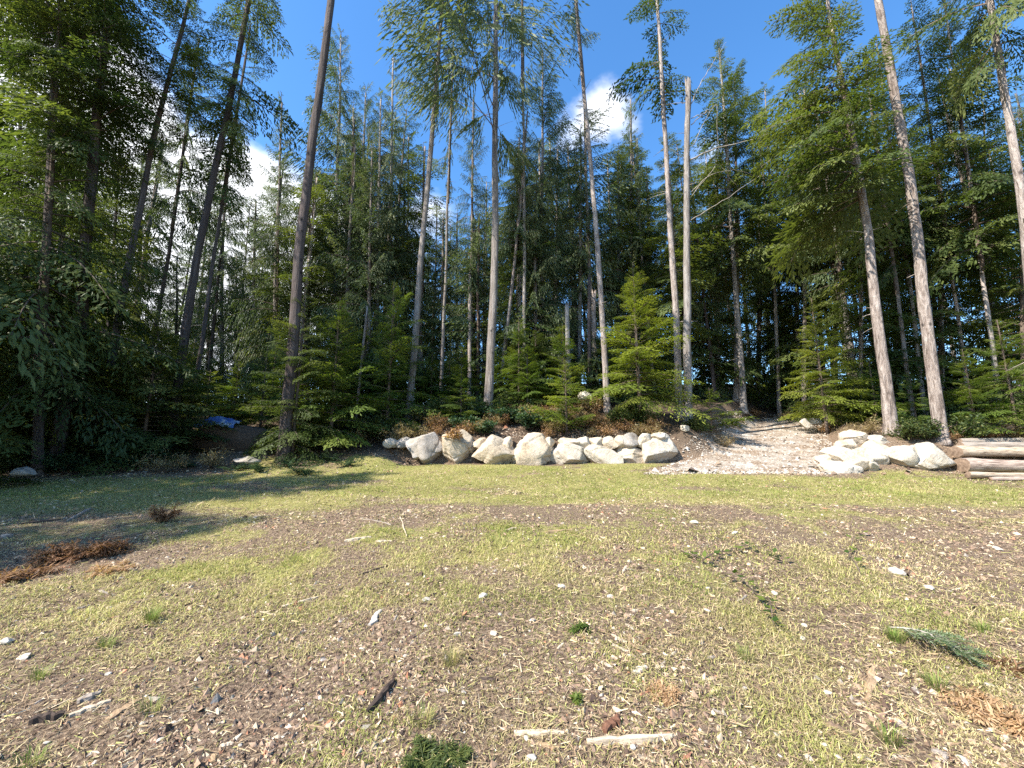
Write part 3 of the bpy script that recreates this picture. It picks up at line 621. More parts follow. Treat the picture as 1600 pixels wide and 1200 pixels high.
# --- background forest
def copy_tree(root, loc, rz, sc, szc):
    r = root.copy(); COL.objects.link(r); r.location = loc; r.rotation_euler = (0.03 * math.sin(rz * 5), 0.03 * math.cos(rz * 7), rz); r.scale = (sc, sc, szc)
    for ch in root.children:
        c = ch.copy(); COL.objects.link(c); c.parent = r; c.matrix_parent_inverse = ch.matrix_parent_inverse.copy()
    return r
FAR_LABEL, FAR_GROUP = 'slender conifer deep in the dense forest behind the front trees', 'forest trees behind the front trees'
protos = []; PH = (26, 27, 24, 20, 18)
for i, (ck, bark, hh, cb, cw, r0) in enumerate((('far_c', 'bark_grey', 26, 0.34, 1.05, 0.19), ('far_b', 'bark_grey', 27, 0.36, 1.1, 0.20), ('far_c', 'bark_pale', 24, 0.28, 1.05, 0.17), ('far_b', 'bark_dark', 20, 0.16, 1.1, 0.16), ('far_a', 'bark_pale', 18, 0.08, 1.1, 0.15))):
    me, loc = trunk_mesh([(0, 0, -0.3), (0.05, 0, hh * 0.5), (0, 0.1, hh)], r0 * 0.85, r0 * 0.22, M[bark], 60 + i, 22, sides=8)
    root = empty('forest_conifer', (0, 0, 0), FAR_LABEL, 'tree', FAR_GROUP); add('trunk', me, root)
    add('crown', CR[ck], root, (0.03, 0, hh * cb), (0, 0, i * 1.3), (cw, cw, hh * (1.03 - cb) / 14))
    protos.append([root, False])
rngf = np.random.default_rng(77); placed = []
HIDDEN = set([0,2,3,5,7,8,10,12,13,15,16,17,19,22,23,27,30,31,32,33,34,35,36,38,39,41,42,43,44,50,51,52,53,56,57,58,59,60,61,62,64,66,69,70,71,72,74,75,77,78,79,80,81,82,84,85,88,89,90,91,93,95,96,98,99,100,101,102,103,107,109,111,112,113,114,115,116,117,120,123,124,125,126,127,128,131,132,134,135,136,139,141,143,144,146,147,148,150,152,153,154,156,157,158,159,161,164,165,166,167,169,171,173,174,176,178,179,180,181,182,183,185,186,187,188,189,192,193,194,196,197,198,200,201,203,204,205,207,208,209,210,211,214,219,220,223,224,226,227,231,232,234,235,236,238,239,240,241,243,245,247,248,250,251,254,255,257,258,259,260,262,263,265,266,267,268,269,270,271,276,279,280,282,285,286,289])   # stand wholly behind others: left out
FAR_DESC = ('grey-trunked hemlock', 'grey-trunked cedar', 'pale-trunked hemlock', 'low-boughed dark cedar', 'low-boughed hemlock')
FAR_LIST, SAP_LIST, BRUSH, SHADE, BITS = [], [], [], [], []
def far_ok(x, y, dmin):
    return all((x - a) ** 2 + (y - b) ** 2 > dmin * dmin for a, b in placed)
cnt = 0
for tries in range(2600):
    y = 21 + 46 * rngf.random() ** 1.1; x = (rngf.random() * 2 - 1) * (1.55 * y + 4)
    u = 800 + F_PX * x / y
    xl, xr = ramp_edges(min(y, 27))
    if xl - 1.0 < x < xr + 0.6 and y < 28: continue
    if 190 < u < 420 and rngf.random() < 0.75: continue
    if u < 190 and rngf.random() < 0.55: continue
    if 690 < u < 745 and rngf.random() < 0.6: continue
    if not far_ok(x, y, 1.9 if y < 35 else 2.4): continue
    placed.append((x, y)); sc = 0.8 + 0.4 * rngf.random(); hz = 0.72 + 0.40 * rngf.random()
    if 470 < u < 620: hz *= 0.95
    if u > 1050: hz *= 1.0
    ip = rngf.integers(5) if y < 38 else 3 + rngf.integers(2); p = protos[ip]
    el = np.interp(u, [-100, 190, 470, 560, 640, 700, 760, 850, 900, 1000, 1060, 1200, 1300, 1700], [48, 46, 40, 47, 44, 34, 35, 41, 43, 41, 41, 43, 47, 49])
    lim = (CAM_Z + y * math.tan(math.radians(el)) - Hs(x, y)) * (0.78 + 0.22 * rngf.random()); hz = max(0.3, min(hz, lim / PH[ip])); loc = (x, y, Hs(x, y)); rz = rngf.random() * 6.28
    cnt += 1
    if cnt - 1 in HIDDEN: continue
    if not p[1]:
        p[0].location = loc; p[0].rotation_euler[2] = rz; p[0].scale = (sc, sc, hz); p[1] = True; FAR_LIST.append((p[0], FAR_DESC[ip]))
    else: FAR_LIST.append((copy_tree(p[0], loc, rz, sc, hz), FAR_DESC[ip]))
    if cnt >= 290: break

# --- full-skirted cedars and hemlocks standing in the second rank
for i, (u, Y, hh, key, w, lab) in enumerate((
    (430, 22, 19, 'full_b', 0.95, 'tall narrow cedar just left of the big bare dark trunk'), (522, 23, 24.5, 'ced_a', 1.0, 'tall airy cedar top showing right beside the big bare dark trunk'), (606, 25, 25, 'ced_b', 1.05, 'pointed cedar standing tall between the bare dark trunk and the leaning cedar'), (563, 27, 24, 'ced_a', 1.0, 'airy cedar rising behind the pointed one left of the leaning cedar'),
    (735, 24, 20, 'ced_b', 0.8, 'slim cedar in the blue gap beside the big upswept cedar'), (845, 23, 23, 'ced_a', 0.9, 'airy grey-green cedar beside the narrow tufted conifer'), (985, 25, 21, 'ced_b', 1.0, 'round-topped cedar under the small white cloud'), (1150, 24, 22, 'hem_b', 1.0, 'ragged hemlock right of the dead snag'), (345, 26, 18, 'ced_b', 0.9, 'faint cedar in front of the low white cloud'), (15, 17, 19, 'full_a', 1.1, 'tall full hemlock filling the far left corner of the sky'), (90, 19, 20, 'full_a', 1.15, 'full hemlock behind the left-edge hemlock'), (140, 22, 21, 'full_b', 1.1, 'dark full cedar behind the thick dark trunk'), (-50, 19, 20, 'full_b', 1.1, 'full cedar just outside the left edge of the sky'), (215, 24, 17, 'full_b', 0.9, 'grey-green cedar between the dark leaning trunks'),
    (325, 27, 8, 'full_b', 0.8, 'low cedar closing the gap beside the trunk with torn bark'), (368, 30, 9, 'full_b', 0.9, 'low far cedar under the white cloud, left of the small cedar'), (275, 25, 8, 'full_b', 0.8, 'low cedar glimpsed left of the trunk with torn bark'), (575, 21, 15, 'full_b', 1.1, 'dense cedar just left of the narrow sunlit sapling'), (835, 22, 14, 'full_b', 1.05, 'dense cedar low behind the narrow tufted conifer'), (690, 24, 12, 'full_b', 1.0, 'low dense cedar between the leaning cedar and the big upswept one'),
    (545, 25, 21, 'full_b', 1.05, 'full cedar behind the big bare dark trunk, green down to the brush'), (588, 23, 20, 'full_b', 1.15, 'dense cedar with a rounded dark flank beside the leaning brown-crowned cedar'),
    (628, 27, 17, 'full_b', 1.1, 'full cedar rising just behind the leaning brown-crowned cedar'), (868, 25, 17, 'full_b', 1.15, 'bushy cedar filling the gap between the big cedar and the slender tufted trunk'),
    (905, 23, 17, 'full_b', 1.1, 'dense green cedar right behind the slender tufted trunk'), (965, 25, 17, 'full_a', 1.15, 'full hemlock behind the bright young hemlock'), (1010, 27, 16, 'full_b', 1.1, 'dark full cedar between the slender trunk and the ragged-topped trunk'),
    (1120, 26, 17, 'full_a', 1.15, 'full hemlock behind the bare branches of the dead snag'), (1185, 29, 18, 'full_a', 1.15, 'hemlock closing the view above the gravel track'), (1245, 26, 17, 'full_a', 1.2, 'layered hemlock over the bushy sapling beside the track'),
    (1305, 24, 19, 'full_a', 1.2, 'layered yellow-green hemlock behind the drooping crown'), (1345, 20, 13, 'full_a', 1.0, 'lower hemlock with bright boughs beside the pale trunk of the rock pile'), (1400, 22, 17, 'full_a', 1.15, 'full hemlock between the two tall pale trunks'),
    (1470, 20, 15, 'full_a', 1.1, 'hemlock just right of the straight bare pale trunk'), (1545, 21, 18, 'full_a', 1.15, 'full hemlock above the row of saplings by the logs'), (1600, 18, 15, 'full_a', 1.1, 'hemlock at the right edge of the photo behind the leaning trunk'),
    (480, 22, 15, 'full_b', 1.0, 'shorter cedar close behind the big bare dark trunk'), (395, 23, 13, 'full_b', 0.9, 'small cedar below the white cloud bank'), (740, 30, 14, 'full_b', 1.0, 'cedar seen in the gap beside the big upswept cedar'))):
    T('conifer_tree', lab, [(u, 600), (u + 2, 400)], Y, 11, hh, 'bark_grey', key, 0.05 if key[:2] == 'fu' else 0.34, w, stubs=8, seed=120 + i)
# --- saplings
def sapling(label, u, v, Y, hpx, key, w=1.0, seed=1, group=None, lean=0.0):
    p = at(u, v, Y); base = Vector((p.x, Y, Hs(p.x, Y) - 0.05)); hgt = max(0.6, at(u, v - hpx, Y).z - base.z)
    r = 0.012 + 0.010 * hgt
    me, loc = trunk_mesh([base, base + Vector((lean * 0.5, 0, hgt * 0.5)), base + Vector((lean, 0, hgt * 0.98))], r, 0.006, M['twig'], seed, 0, sides=6, flare=False)
    root = empty('hemlock_sapling', loc, label, 'sapling', group); add('trunk', me, root)
    h0 = 2 if key in ('sap_c', 'sap_z') else 4
    zb = 0.15 if key == 'sap_y' else 0.06
    o = add('crown', CR[key], root, (lean * 0.06, 0, hgt * zb), (0, lean / hgt, seed * 1.7), (w * hgt / h0, w * hgt / h0, hgt * (1.02 - zb) / h0)); return root
sapling('bright yellow-green young hemlock behind the end of the boulder wall', 1000, 640, 16.6, 225, 'sap_y', 0.95, 1)
sapling('bushy green young hemlock beside the top of the gravel track', 1290, 652, 18.6, 182, 'sap_y', 0.95, 2)
sapling('small yellow-green hemlock sapling above the middle of the boulder wall', 885, 660, 15.3, 95, 'sap_z', 1.0, 3)
sapling('low light green hemlock bush on the bank beside the gravel track', 1112, 662, 17.0, 55, 'sap_z', 1.4, 4)
sapling('tall narrow sunlit sapling left of the leaning cedar trunk', 607, 620, 16.8, 175, 'sap_a', 0.85, 5)
sapling('large dark green sapling in front of the big bare dark trunk', 462, 640, 13.4, 165, 'sap_d', 0.9, 6)
sapling('broad green sapling between the bare dark trunk and the narrow sunlit sapling', 520, 635, 14.6, 165, 'sap_b', 1.0, 7)
sapling('yellow-green sapling at the foot of the trunk with torn bark', 322, 640, 16.5, 60, 'sap_z', 1.5, 8)
sapling('dim sapling spreading under the dark leaning trunks', 230, 650, 13.2, 130, 'sap_d', 1.3, 9)
sapling('low green sapling rising over the stacked logs', 1525, 668, 13.6, 120, 'sap_b', 1.1, 10)
sapling('wide green sapling at the right edge behind the logs', 1590, 668, 13.4, 165, 'sap_b', 1.15, 11)
sapling('small dark sapling between the two tall pale trunks', 1433, 662, 15.2, 80, 'sap_b', 1.0, 12)
sapling('green sapling over the second and third boulders of the wall', 720, 650, 16.6, 75, 'sap_b', 1.2, 13)
for i, (u, Y, hp, w, lab) in enumerate(((-30, 12.6, 150, 1.2, 'dark sapling in the far left corner'), (30, 13.2, 170, 1.2, 'dark spreading sapling at the foot of the left-edge hemlock'), (95, 14.0, 150, 1.2, 'dark sapling before the thick dark trunk'), (150, 14.6, 165, 1.2, 'dark tall sapling between the thick trunk and the leaning trunks'), (262, 15.5, 150, 1.0, 'dark sapling before the trunk with torn bark'))):
    sapling(lab, u, 690, Y, hp, 'sap_d', w, 60 + i)
rs = np.random.default_rng(5); k = 14
for i in range(60):
    u = 20 + 1560 * rs.random()
    if 1040 < u < 1330: continue
    Y = 16.5 + 7 * rs.random() + (1.5 if u > 900 else 0)
    if u > 1330: Y = 15.5 + 6 * rs.random()
    if 560 < u < 1040: Y = 18.0 + 6 * rs.random()
    kk = ['sap_b', 'sap_d', 'sap_b'][rs.integers(3)]
    SAP_LIST.append((sapling('understory hemlock sapling crowding the shade between the forest trunks', u, 640, Y, (85 + 95 * rs.random()) * (16 / Y), kk, 0.95 + 0.4 * rs.random(), k, 'understory saplings between the trunks'), 'dark understory sapling' if kk == 'sap_d' else 'green understory sapling')); k += 1

# ------------------------------------------------------------------ trees beside the clearing, outside the frame, that shade its corner
for i, (x, y, hh, w) in enumerate(((-14.6, -0.6, 13.5, 1.35), (-16.0, 2.0, 15.0, 1.4), (-14.8, 4.4, 14.0, 1.35), (-13.8, 6.9, 8.5, 1.15), (-13.8, 9.2, 7.5, 1.1), (-18.0, -1.5, 13.0, 1.1))):
    base = Vector((x, y, Hs(x, y) - 0.1))
    me, loc = trunk_mesh([base, base + Vector((0.1, 0, hh * 0.5)), base + Vector((0, 0.1, hh))], 0.16, 0.03, M['bark_dark'], 90 + i, 0, sides=8)
    root = empty('edge_hemlock', loc, 'young hemlock at the side of the clearing whose shadow darkens its corner', 'tree', 'hemlocks beside the clearing')
    add('trunk', me, root); add('crown', CR['full_a'], root, (0, 0, hh * 0.07), (0, 0, i * 1.9), (w, w, hh * 0.95 / 12))

# ------------------------------------------------------------------ boulders
def ico(sub):
    import bmesh
    bm = bmesh.new(); bmesh.ops.create_icosphere(bm, subdivisions=sub, radius=1.0)
    V = np.array([v.co[:] for v in bm.verts]); F = np.array([[v.index for v in f.verts] for f in bm.faces]); bm.free(); return V, F
ICO5, ICO4, ICO2 = ico(5), ico(4), ico(2)
def noise3(P, sc, seed):
    return (vnoise(P[:, 0] * sc + P[:, 2] * 0.37 * sc, P[:, 1] * sc + P[:, 2] * 0.81 * sc, seed) + vnoise(P[:, 2] * sc + 5.2, (P[:, 0] - P[:, 1]) * sc * 0.7, seed + 3)
            + vnoise(P[:, 1] * sc * 1.1 - 3.3, P[:, 2] * sc + 0.5 * P[:, 0] * sc, seed + 5)) / 3 - 0.5
def boulder(name, label, poly, Y, thick, mat, seed, cat='boulder', cuts=12, group=None):
    """poly: outline in pixels at depth Y; thick: depth in metres. Built round, cut by planes, weathered."""
    rng = np.random.default_rng(seed)
    W = np.array([tuple(at(u, v, Y)) for u, v in poly]); c = W.mean(0); R = (W - c) * np.array([1.20, 1, 1.10])
    ang = np.arctan2(R[:, 2], R[:, 0]); rad = np.hypot(R[:, 0], R[:, 2]); o = np.argsort(ang); ang, rad = ang[o], rad[o]
    A = np.concatenate([ang - 2 * math.pi, ang, ang + 2 * math.pi]); B = np.concatenate([rad] * 3)
    V, F = ICO5 if name == 'boulder' else ICO4; V = V.copy()
    th = np.arctan2(V[:, 2], V[:, 0]); cs = np.hypot(V[:, 0], V[:, 2])
    e = 0.48; prof = np.sign(V[:, 1]) * np.abs(V[:, 1]) ** 0.8; cs = cs ** e
    r = np.interp(th, A, B)
    P = np.stack([np.cos(th) * r * cs, prof * thick * 0.5, np.sin(th) * r * cs], 1)
    size = rad.mean()
    for i in range(cuts):                       # fracture planes, mostly on the face and the shoulders
        n = rng.standard_normal(3); n[1] = -abs(n[1]) * 1.1 - 0.2 if i < cuts - 2 else n[1]
        if i < 3: n[2] = abs(n[2]) + 0.3
        n /= np.linalg.norm(n)
        d = (P @ n); lim = d.max() * (0.50 + 0.34 * rng.random()); k = np.maximum(d - lim, 0); P = P - n * (k * 0.97)[:, None]
    for i in range(3):                          # cracks: shallow steps along a plane
        n = rng.standard_normal(3); n /= np.linalg.norm(n); d = P @ n + size * 0.10 * noise3(P / size, 3.0, seed + 9 + i); o0 = size * 0.45 * (rng.random() - 0.5)
        P = P * (1 - 0.07 * np.exp(-((d - o0) / (size * 0.035)) ** 2) - 0.035 * (d > o0))[:, None]
    for a_ in (0, 2):
        lo, hi = P[:, a_].min(), P[:, a_].max(); l2, h2 = R[:, a_].min(), R[:, a_].max(); P[:, a_] = l2 + (P[:, a_] - lo) * (h2 - l2) / (hi - lo)
    nn = P / (np.linalg.norm(P, axis=1)[:, None] + 1e-6)
    P = P + nn * (size * (0.12 * noise3(P / size, 1.6, seed) + 0.10 * noise3(P / size, 4.5, seed + 1) + 0.05 * noise3(P / size, 12, seed + 2)))[:, None]
    base = c + np.array([0, thick * 0.42, 0]); zmin = P[:, 2].min()
    # stand it on the ground: the origin is its foot
    loc = Vector((base[0], base[1], base[2] + zmin))
    me = make_mesh(name, P - np.array([0, 0, zmin]), tris=F, mats=[mat], smooth=True)
    return tag(add(name, me, None, loc), label, cat, group)
tn, wh, gr = M['rock_tan'], M['rock_white'], M['rock_grey']
big = [
    ([(632, 700), (640, 690), (660, 680), (682, 677), (689, 690), (688, 714), (681, 725), (655, 719), (636, 712)], 'grey wedge-shaped boulder at the shaded end of the boulder wall', gr),
    ([(689, 690), (700, 678), (712, 672), (728, 684), (738, 700), (736, 720), (715, 726), (695, 722), (689, 705)], 'brown-fronted boulder with a white top and a rusty clump on it', tn),
    ([(740, 718), (744, 703), (757, 688), (780, 682), (796, 691), (799, 715), (794, 728), (760, 729), (742, 725)], 'round-shouldered tan boulder, third along the wall from its shaded end', tn),
    ([(798, 704), (804, 687), (820, 677), (845, 678), (860, 690), (865, 710), (861, 728), (830, 732), (804, 728)], 'largest boulder of the wall, tan and cracked down its face', tn),
    ([(863, 728), (866, 704), (872, 689), (890, 692), (908, 701), (919, 705), (920, 724), (912, 731), (880, 731)], 'slope-topped pale boulder next to the largest one in the wall', wh),
    ([(920, 702), (940, 694), (962, 697), (971, 709), (973, 727), (950, 731), (924, 728)], 'low greenish-white boulder with a dark lower face in the wall', wh),
    ([(970, 709), (978, 699), (1000, 695), (1015, 698), (1018, 720), (1009, 728), (985, 730), (974, 725)], 'smooth rounded tan boulder, second from the track end of the wall', tn),
    ([(1015, 704), (1017, 686), (1040, 682), (1059, 685), (1064, 697), (1060, 714), (1036, 722), (1017, 726)], 'white boulder with brown stains at the track end of the wall', wh)]
for i, (poly, lab, m) in enumerate(big):
    boulder('boulder', lab, poly, 13.75 + 0.1 * math.sin(i * 2.3), 1.05, m, 200 + i, group='boulders of the retaining wall')
def rect(u0, u1, v0, v1, rng):
    j = lambda s: (rng.random() - 0.5) * s
    w, h = u1 - u0, v1 - v0
    return [(u0 + j(w * .15), v0 + h * (.35 + j(.4))), (u0 + w * (.28 + j(.2)), v0 + j(h * .1)), (u0 + w * (.72 + j(.2)), v0 + j(h * .12)), (u1 + j(w * .1), v0 + h * (.4 + j(.4))), (u1 + j(w * .15), v0 + h * (.8 + j(.2))), (u0 + w * (.6 + j(.2)), v1), (u0 + w * (.2 + j(.2)), v1 + j(h * .1))]
small = [((597, 619, 685, 699), 'small pale stone in the soil, farthest into the shade of the upper row', tn), ((619, 641, 682, 699), 'small brown stone leaning on the grey wedge boulder', gr),
         ((738, 760, 684, 702), 'small flat stone wedged behind the brown-fronted and round-shouldered boulders', tn), ((786, 800, 683, 704), 'small upright stone between the third boulder and the largest', tn),
         ((853, 868, 683, 698), 'little tan stone tucked behind the shoulder of the largest boulder', tn), ((876, 905, 684, 700), 'flat brownish stone on the slope-topped pale boulder', tn),
         ((905, 922, 681, 703), 'upright oval white stone between the slope-topped and greenish boulders', wh), ((921, 944, 684, 699), 'wedge-shaped stone with a dark underside on the greenish-white boulder', tn),
         ((943, 966, 683, 702), 'low stone split by a crack on the greenish-white boulder', tn), ((964, 977, 680, 702), 'narrow tan stone beside the rounded grey stone of the upper row', tn),
         ((975, 1002, 677, 700), 'rounded grey-faced stone on top of the smooth tan boulder', gr), ((1001, 1024, 677, 700), 'stone half white and half grey on top of the smooth tan boulder', wh),
         ((1023, 1048, 676, 690), 'flat white stone on the stained end boulder', wh)]
for i, (r, lab, m) in enumerate(small):
    boulder('stone', lab, rect(*r, np.random.default_rng(300 + i)), 14.1, 0.6, m, 320 + i, 'stone', 9, 'upper stones of the retaining wall')
pile = [((1332, 1365, 672, 700), 12.9, 'topmost tan boulder of the rock pile', tn), ((1364, 1405, 680, 702), 13.0, 'long flat slab at the foot of the pale trunk on the rock pile', wh),
        ((1326, 1358, 688, 712), 12.5, 'tan boulder under the topmost one of the rock pile', tn), ((1369, 1398, 689, 718), 12.5, 'tilted brown-sided boulder in the middle of the rock pile', tn),
        ((1308, 1341, 698, 720), 12.2, 'sloping white slab on the track side of the rock pile', wh), ((1292, 1321, 711, 727), 12.1, 'pointed low stone at the track edge of the rock pile', tn),
        ((1330, 1372, 711, 745), 11.75, 'large front boulder of the rock pile with a grey shaded side', tn), ((1357, 1398, 701, 736), 12.0, 'rounded cracked boulder behind the large front one of the rock pile', wh),
        ((1305, 1350, 722, 745), 11.6, 'low white slab lying in front of the rock pile', wh), ((1368, 1386, 717, 743), 11.65, 'thin leaning stone at the grass side of the rock pile', wh),
        ((1401, 1441, 698, 735), 12.0, 'notched cream boulder between the rock pile and the big white boulder', wh), ((1435, 1503, 693, 735), 11.9, 'big smooth white boulder beside the stacked logs', wh)]
for i, (r, Y, lab, m) in enumerate(pile):
    boulder('boulder', lab, rect(*r, np.random.default_rng(400 + i)), Y, 0.75 if r[1] - r[0] < 60 else 1.1, m, 420 + i, 'boulder', 11 if i != 11 else 5, 'boulders of the rock pile')
for i, (r, Y, lab, m) in enumerate((((1255, 1272, 654, 669), 19.0, 'white stone at the foot of the bushy sapling by the track', wh), ((1270, 1286, 652, 664), 19.4, 'smaller white stone behind the one by the bushy sapling', wh),
                                    ((12, 36, 731, 744), 9.6, 'pale grey stone lying in the shaded corner', gr), ((362, 396, 714, 724), 12.2, 'flat grey stone in the shaded soil below the tarp', gr), ((1068, 1078, 664, 674), 15.6, 'small white stump-like stone on the bank above the track', wh),
                                    ((905, 925, 610, 624), 18.5, 'pale weathered stump-like rock behind the small sapling', wh))):
    boulder('stone', lab, rect(*r, np.random.default_rng(500 + i)), Y, 0.4, m, 520 + i, 'stone', 5)

# ------------------------------------------------------------------ logs beside the big white boulder
def wood_mat(name, stops, sc=(1.2, 14, 14)):
    m, nt, b, out = new_mat(name); n1 = noise(nt, 2.2, 6, 0.65, coords(nt, 'Object', sc), 0.3)
    nt.links.new(ramp(nt, n1, stops), b.inputs['Base Color']); bump(nt, b, n1, 0.7, 0.03); return m
M['log_pale'] = wood_mat('log_pale', [(0.36, (0.17, 0.12, 0.08)), (0.48, (0.40, 0.31, 0.22)), (0.64, (0.52, 0.44, 0.33))])
M['log_brown'] = wood_mat('log_brown', [(0.36, (0.15, 0.105, 0.08)), (0.5, (0.32, 0.24, 0.19)), (0.64, (0.45, 0.37, 0.30))])
M['log_grey'] = wood_mat('log_grey', [(0.3, (0.13, 0.10, 0.08)), (0.5, (0.30, 0.25, 0.20)), (0.7, (0.43, 0.39, 0.34))])
M['end_wood'], nt, b, _ = new_mat('log_end_wood'); nt.links.new(ramp(nt, noise(nt, 14, 4, 0.6, coords(nt)), [(0.3, (0.12, 0.08, 0.055)), (0.7, (0.28, 0.20, 0.14))]), b.inputs['Base Color'])
def log(label, u0, v0, Y0, L, ang, r, mat, seed, dz=0.0):
    a = at(u0, v0, Y0); d = np.array([math.cos(ang), math.sin(ang), dz]); k = np.linspace(0, 1, 26)
    C = k[:, None] * L * d[None]; C[:, 2] += 0.02 * np.sin(k * 5 + seed); rr = r * (1 - 0.18 * k) * (1 + 0.05 * np.sin(k * 17 + seed) + 0.03 * np.sin(k * 41))
    V, Q, Tt = tube(C, rr, 14, 0.17, seed)
    o = add('log', make_mesh('log', V, Q, None, [mat]), None, a); tag(o, label, 'log', 'logs stacked beside the white boulder')
    n = 14; e = np.vstack([V[:n], V[-2] + np.array([-0.03, 0, 0.01])]); T3 = [[n, (j + 1) % n, j] for j in range(n)]
    e2 = np.vstack([V[25 * n:26 * n], V[-1] + np.array([0.03, 0, 0])]); T4 = [[n, j, (j + 1) % n] for j in range(n)]
    add('cut_end', make_mesh('cut_end', e, None, T3, [M['end_wood']], smooth=False), o); add('cut_end', make_mesh('cut_end', e2, None, T4, [M['end_wood']], smooth=False), o)
log('bright tan barked log lying on top of the log stack', 1494, 706, 12.2, 6.8, 0.02, 0.165, M['log_pale'], 1, -0.01)
log('thick brown log under the bright tan one', 1502, 728, 11.9, 6.9, -0.03, 0.22, M['log_brown'], 2, -0.01)
log('thin pale split log at the front foot of the stack', 1512, 742, 11.15, 6.2, -0.03, 0.085, M['log_pale'], 3, -0.005)
log('grey weathered log behind the bright tan one', 1500, 697, 12.4, 6.5, 0.03, 0.13, M['log_grey'], 4)
log('thin grey log highest at the back of the stack', 1500, 689, 12.8, 6.0, 0.03, 0.09, M['log_grey'], 5)
log('brown pole half sunk in the grass before the stack', 1548, 748, 10.9, 4.5, -0.05, 0.05, M['log_brown'], 6, -0.005)

# ------------------------------------------------------------------ shrubs, ferns, small plants
def leaf_ball(buf, rng, n, c, rad, lw, tint, mat, up=0.5):
    d = rng.standard_normal((n, 3)); d /= np.linalg.norm(d, axis=1)[:, None]; d[:, 2] = np.abs(d[:, 2]) * 1.0 + 0.0
    r = rad * rng.random(n) ** 0.45; p = c + d * r[:, None] * np.array([1, 1, 1.0])
    dd = d * np.array([1, 1, 0.2]) + rng.standard_normal((n, 3)) * 0.6
    buf.quads(leaves(p, dd, lw[0] * (0.6 + 0.8 * rng.random(n)), lw[1] * (0.6 + 0.8 * rng.random(n)), rng, up), np.clip(tint + 0.3 * rng.standard_normal(n), 0, 1), mat)
def shrub_parts(seed, w, h, mats, nst=12, nl=34, lw=(0.09, 0.05), up=0.4):
    rng = np.random.default_rng(seed); st, fo = Buf(), Buf()
    for i in range(nst):
        a = rng.random() * 6.283; R = w * 0.5 * rng.random() ** 0.6; hh = h * (0.45 + 0.55 * rng.random()) * (1 - 0.45 * (2 * R / w) ** 2)
        k = np.linspace(0, 1, 5); px = R * k ** 1.3; P = np.stack([np.cos(a) * px, np.sin(a) * px, hh * k], 1); P[1:, :2] += rng.standard_normal((4, 2)) * 0.04 * w
        V, Q, _ = tube(P, 0.008 * (1.3 - k), 4, cap=False); st.raw(V, Q)
        for kk in (0.4, 0.65, 0.85, 1.0):
            c = np.array([np.interp(kk, k, P[:, j]) for j in range(3)]); leaf_ball(fo, rng, int(nl * (0.6 + 0.6 * rng.random())), c, 0.16 * (w + h) * 0.6, lw, 0.42 + 0.2 * rng.standard_normal() * 0.5, 0, up)
    return st.mesh('stems', [M['twig']]), fo.mesh('foliage', mats)
SH = {'green': [shrub_parts(600 + i, 1.3, 0.8, [M['shrub']]) for i in range(3)], 'rust': [shrub_parts(610 + i, 1.2, 0.6, [M['rust']], 12, 22, (0.07, 0.028)) for i in range(2)],
      'straw': [shrub_parts(620 + i, 1.2, 0.6, [M['strawbush']], 14, 20, (0.11, 0.016), 0.2) for i in range(2)], 'salal': [shrub_parts(630 + i, 1.4, 0.7, [M['salal']], 12, 30, (0.11, 0.07)) for i in range(2)]}
def shrub(kind, x, y, s, label, seed, group=None, sz=1.0):
    st, fo = SH[kind][seed % len(SH[kind])]; rng = np.random.default_rng(seed)
    r = empty('shrub' if kind in ('green', 'salal') else 'dry_shrub', (x, y, Hs(x, y) - 0.03), label, 'shrub', group, rng.random() * 6.28); r.scale = (s, s, s * sz)
    add('stems', st, r); add('foliage', fo, r); return r
rs = np.random.default_rng(9)
BG = {'green': ('leafy green shrub in the brush along the top of the boulder wall', 'green brush above the boulder wall'), 'rust': ('rust-red dying shrub in the brush above the boulder wall', 'rust-red brush above the boulder wall'),
      'straw': ('straw-coloured dry bush above the boulder wall', 'dry brush above the boulder wall'), 'salal': ('dark salal shrub in the shade at the forest foot', 'dark salal in the shade')}
for i in range(74):
    x = -4.2 + 9.8 * rs.random(); y = 14.8 + 3.8 * rs.random() ** 1.3
    kind = rs.choice(['green', 'rust', 'straw', 'straw', 'rust', 'straw', 'green', 'salal']) if x < 1.0 else rs.choice(['rust', 'straw', 'rust', 'straw', 'green'])
    BRUSH.append((shrub(kind, x, y, 0.55 + 0.5 * rs.random() + 0.08 * (y - 15), BG[kind][0] if kind != 'salal' else 'dark glossy shrub in the brush above the boulder wall', 700 + i, BG[kind][1] if kind != 'salal' else 'dark glossy brush above the boulder wall'), {'green': 'leafy green shrub', 'rust': 'rust-red dying shrub', 'straw': 'straw-coloured dry bush', 'salal': 'dark glossy shrub'}[kind]))
for i in range(44):
    x = -15 + 11 * rs.random(); y = 12.2 + 4.2 * rs.random() + 0.12 * (x + 4)
    kind = rs.choice(['salal', 'salal', 'green', 'straw'])
    if 275 < 800 + F_PX * x / y < 410 and y < 15: continue
    if x > -6.4 and y < 14.8 or x > -8.8 and y < 13.6: continue
    SHADE.append((shrub(kind, x, y, 0.7 + 0.6 * rs.random(), {'salal': 'dark salal shrub on the shaded forest edge', 'green': 'dim green shrub on the shaded forest edge', 'straw': 'dull dry bush on the shaded forest edge'}[kind], 800 + i, {'salal': 'salal on the shaded edge', 'green': 'green shrubs on the shaded edge', 'straw': 'dry bushes on the shaded edge'}[kind]), {'salal': 'dark salal shrub', 'green': 'dim green shrub', 'straw': 'dull dry bush'}[kind]))
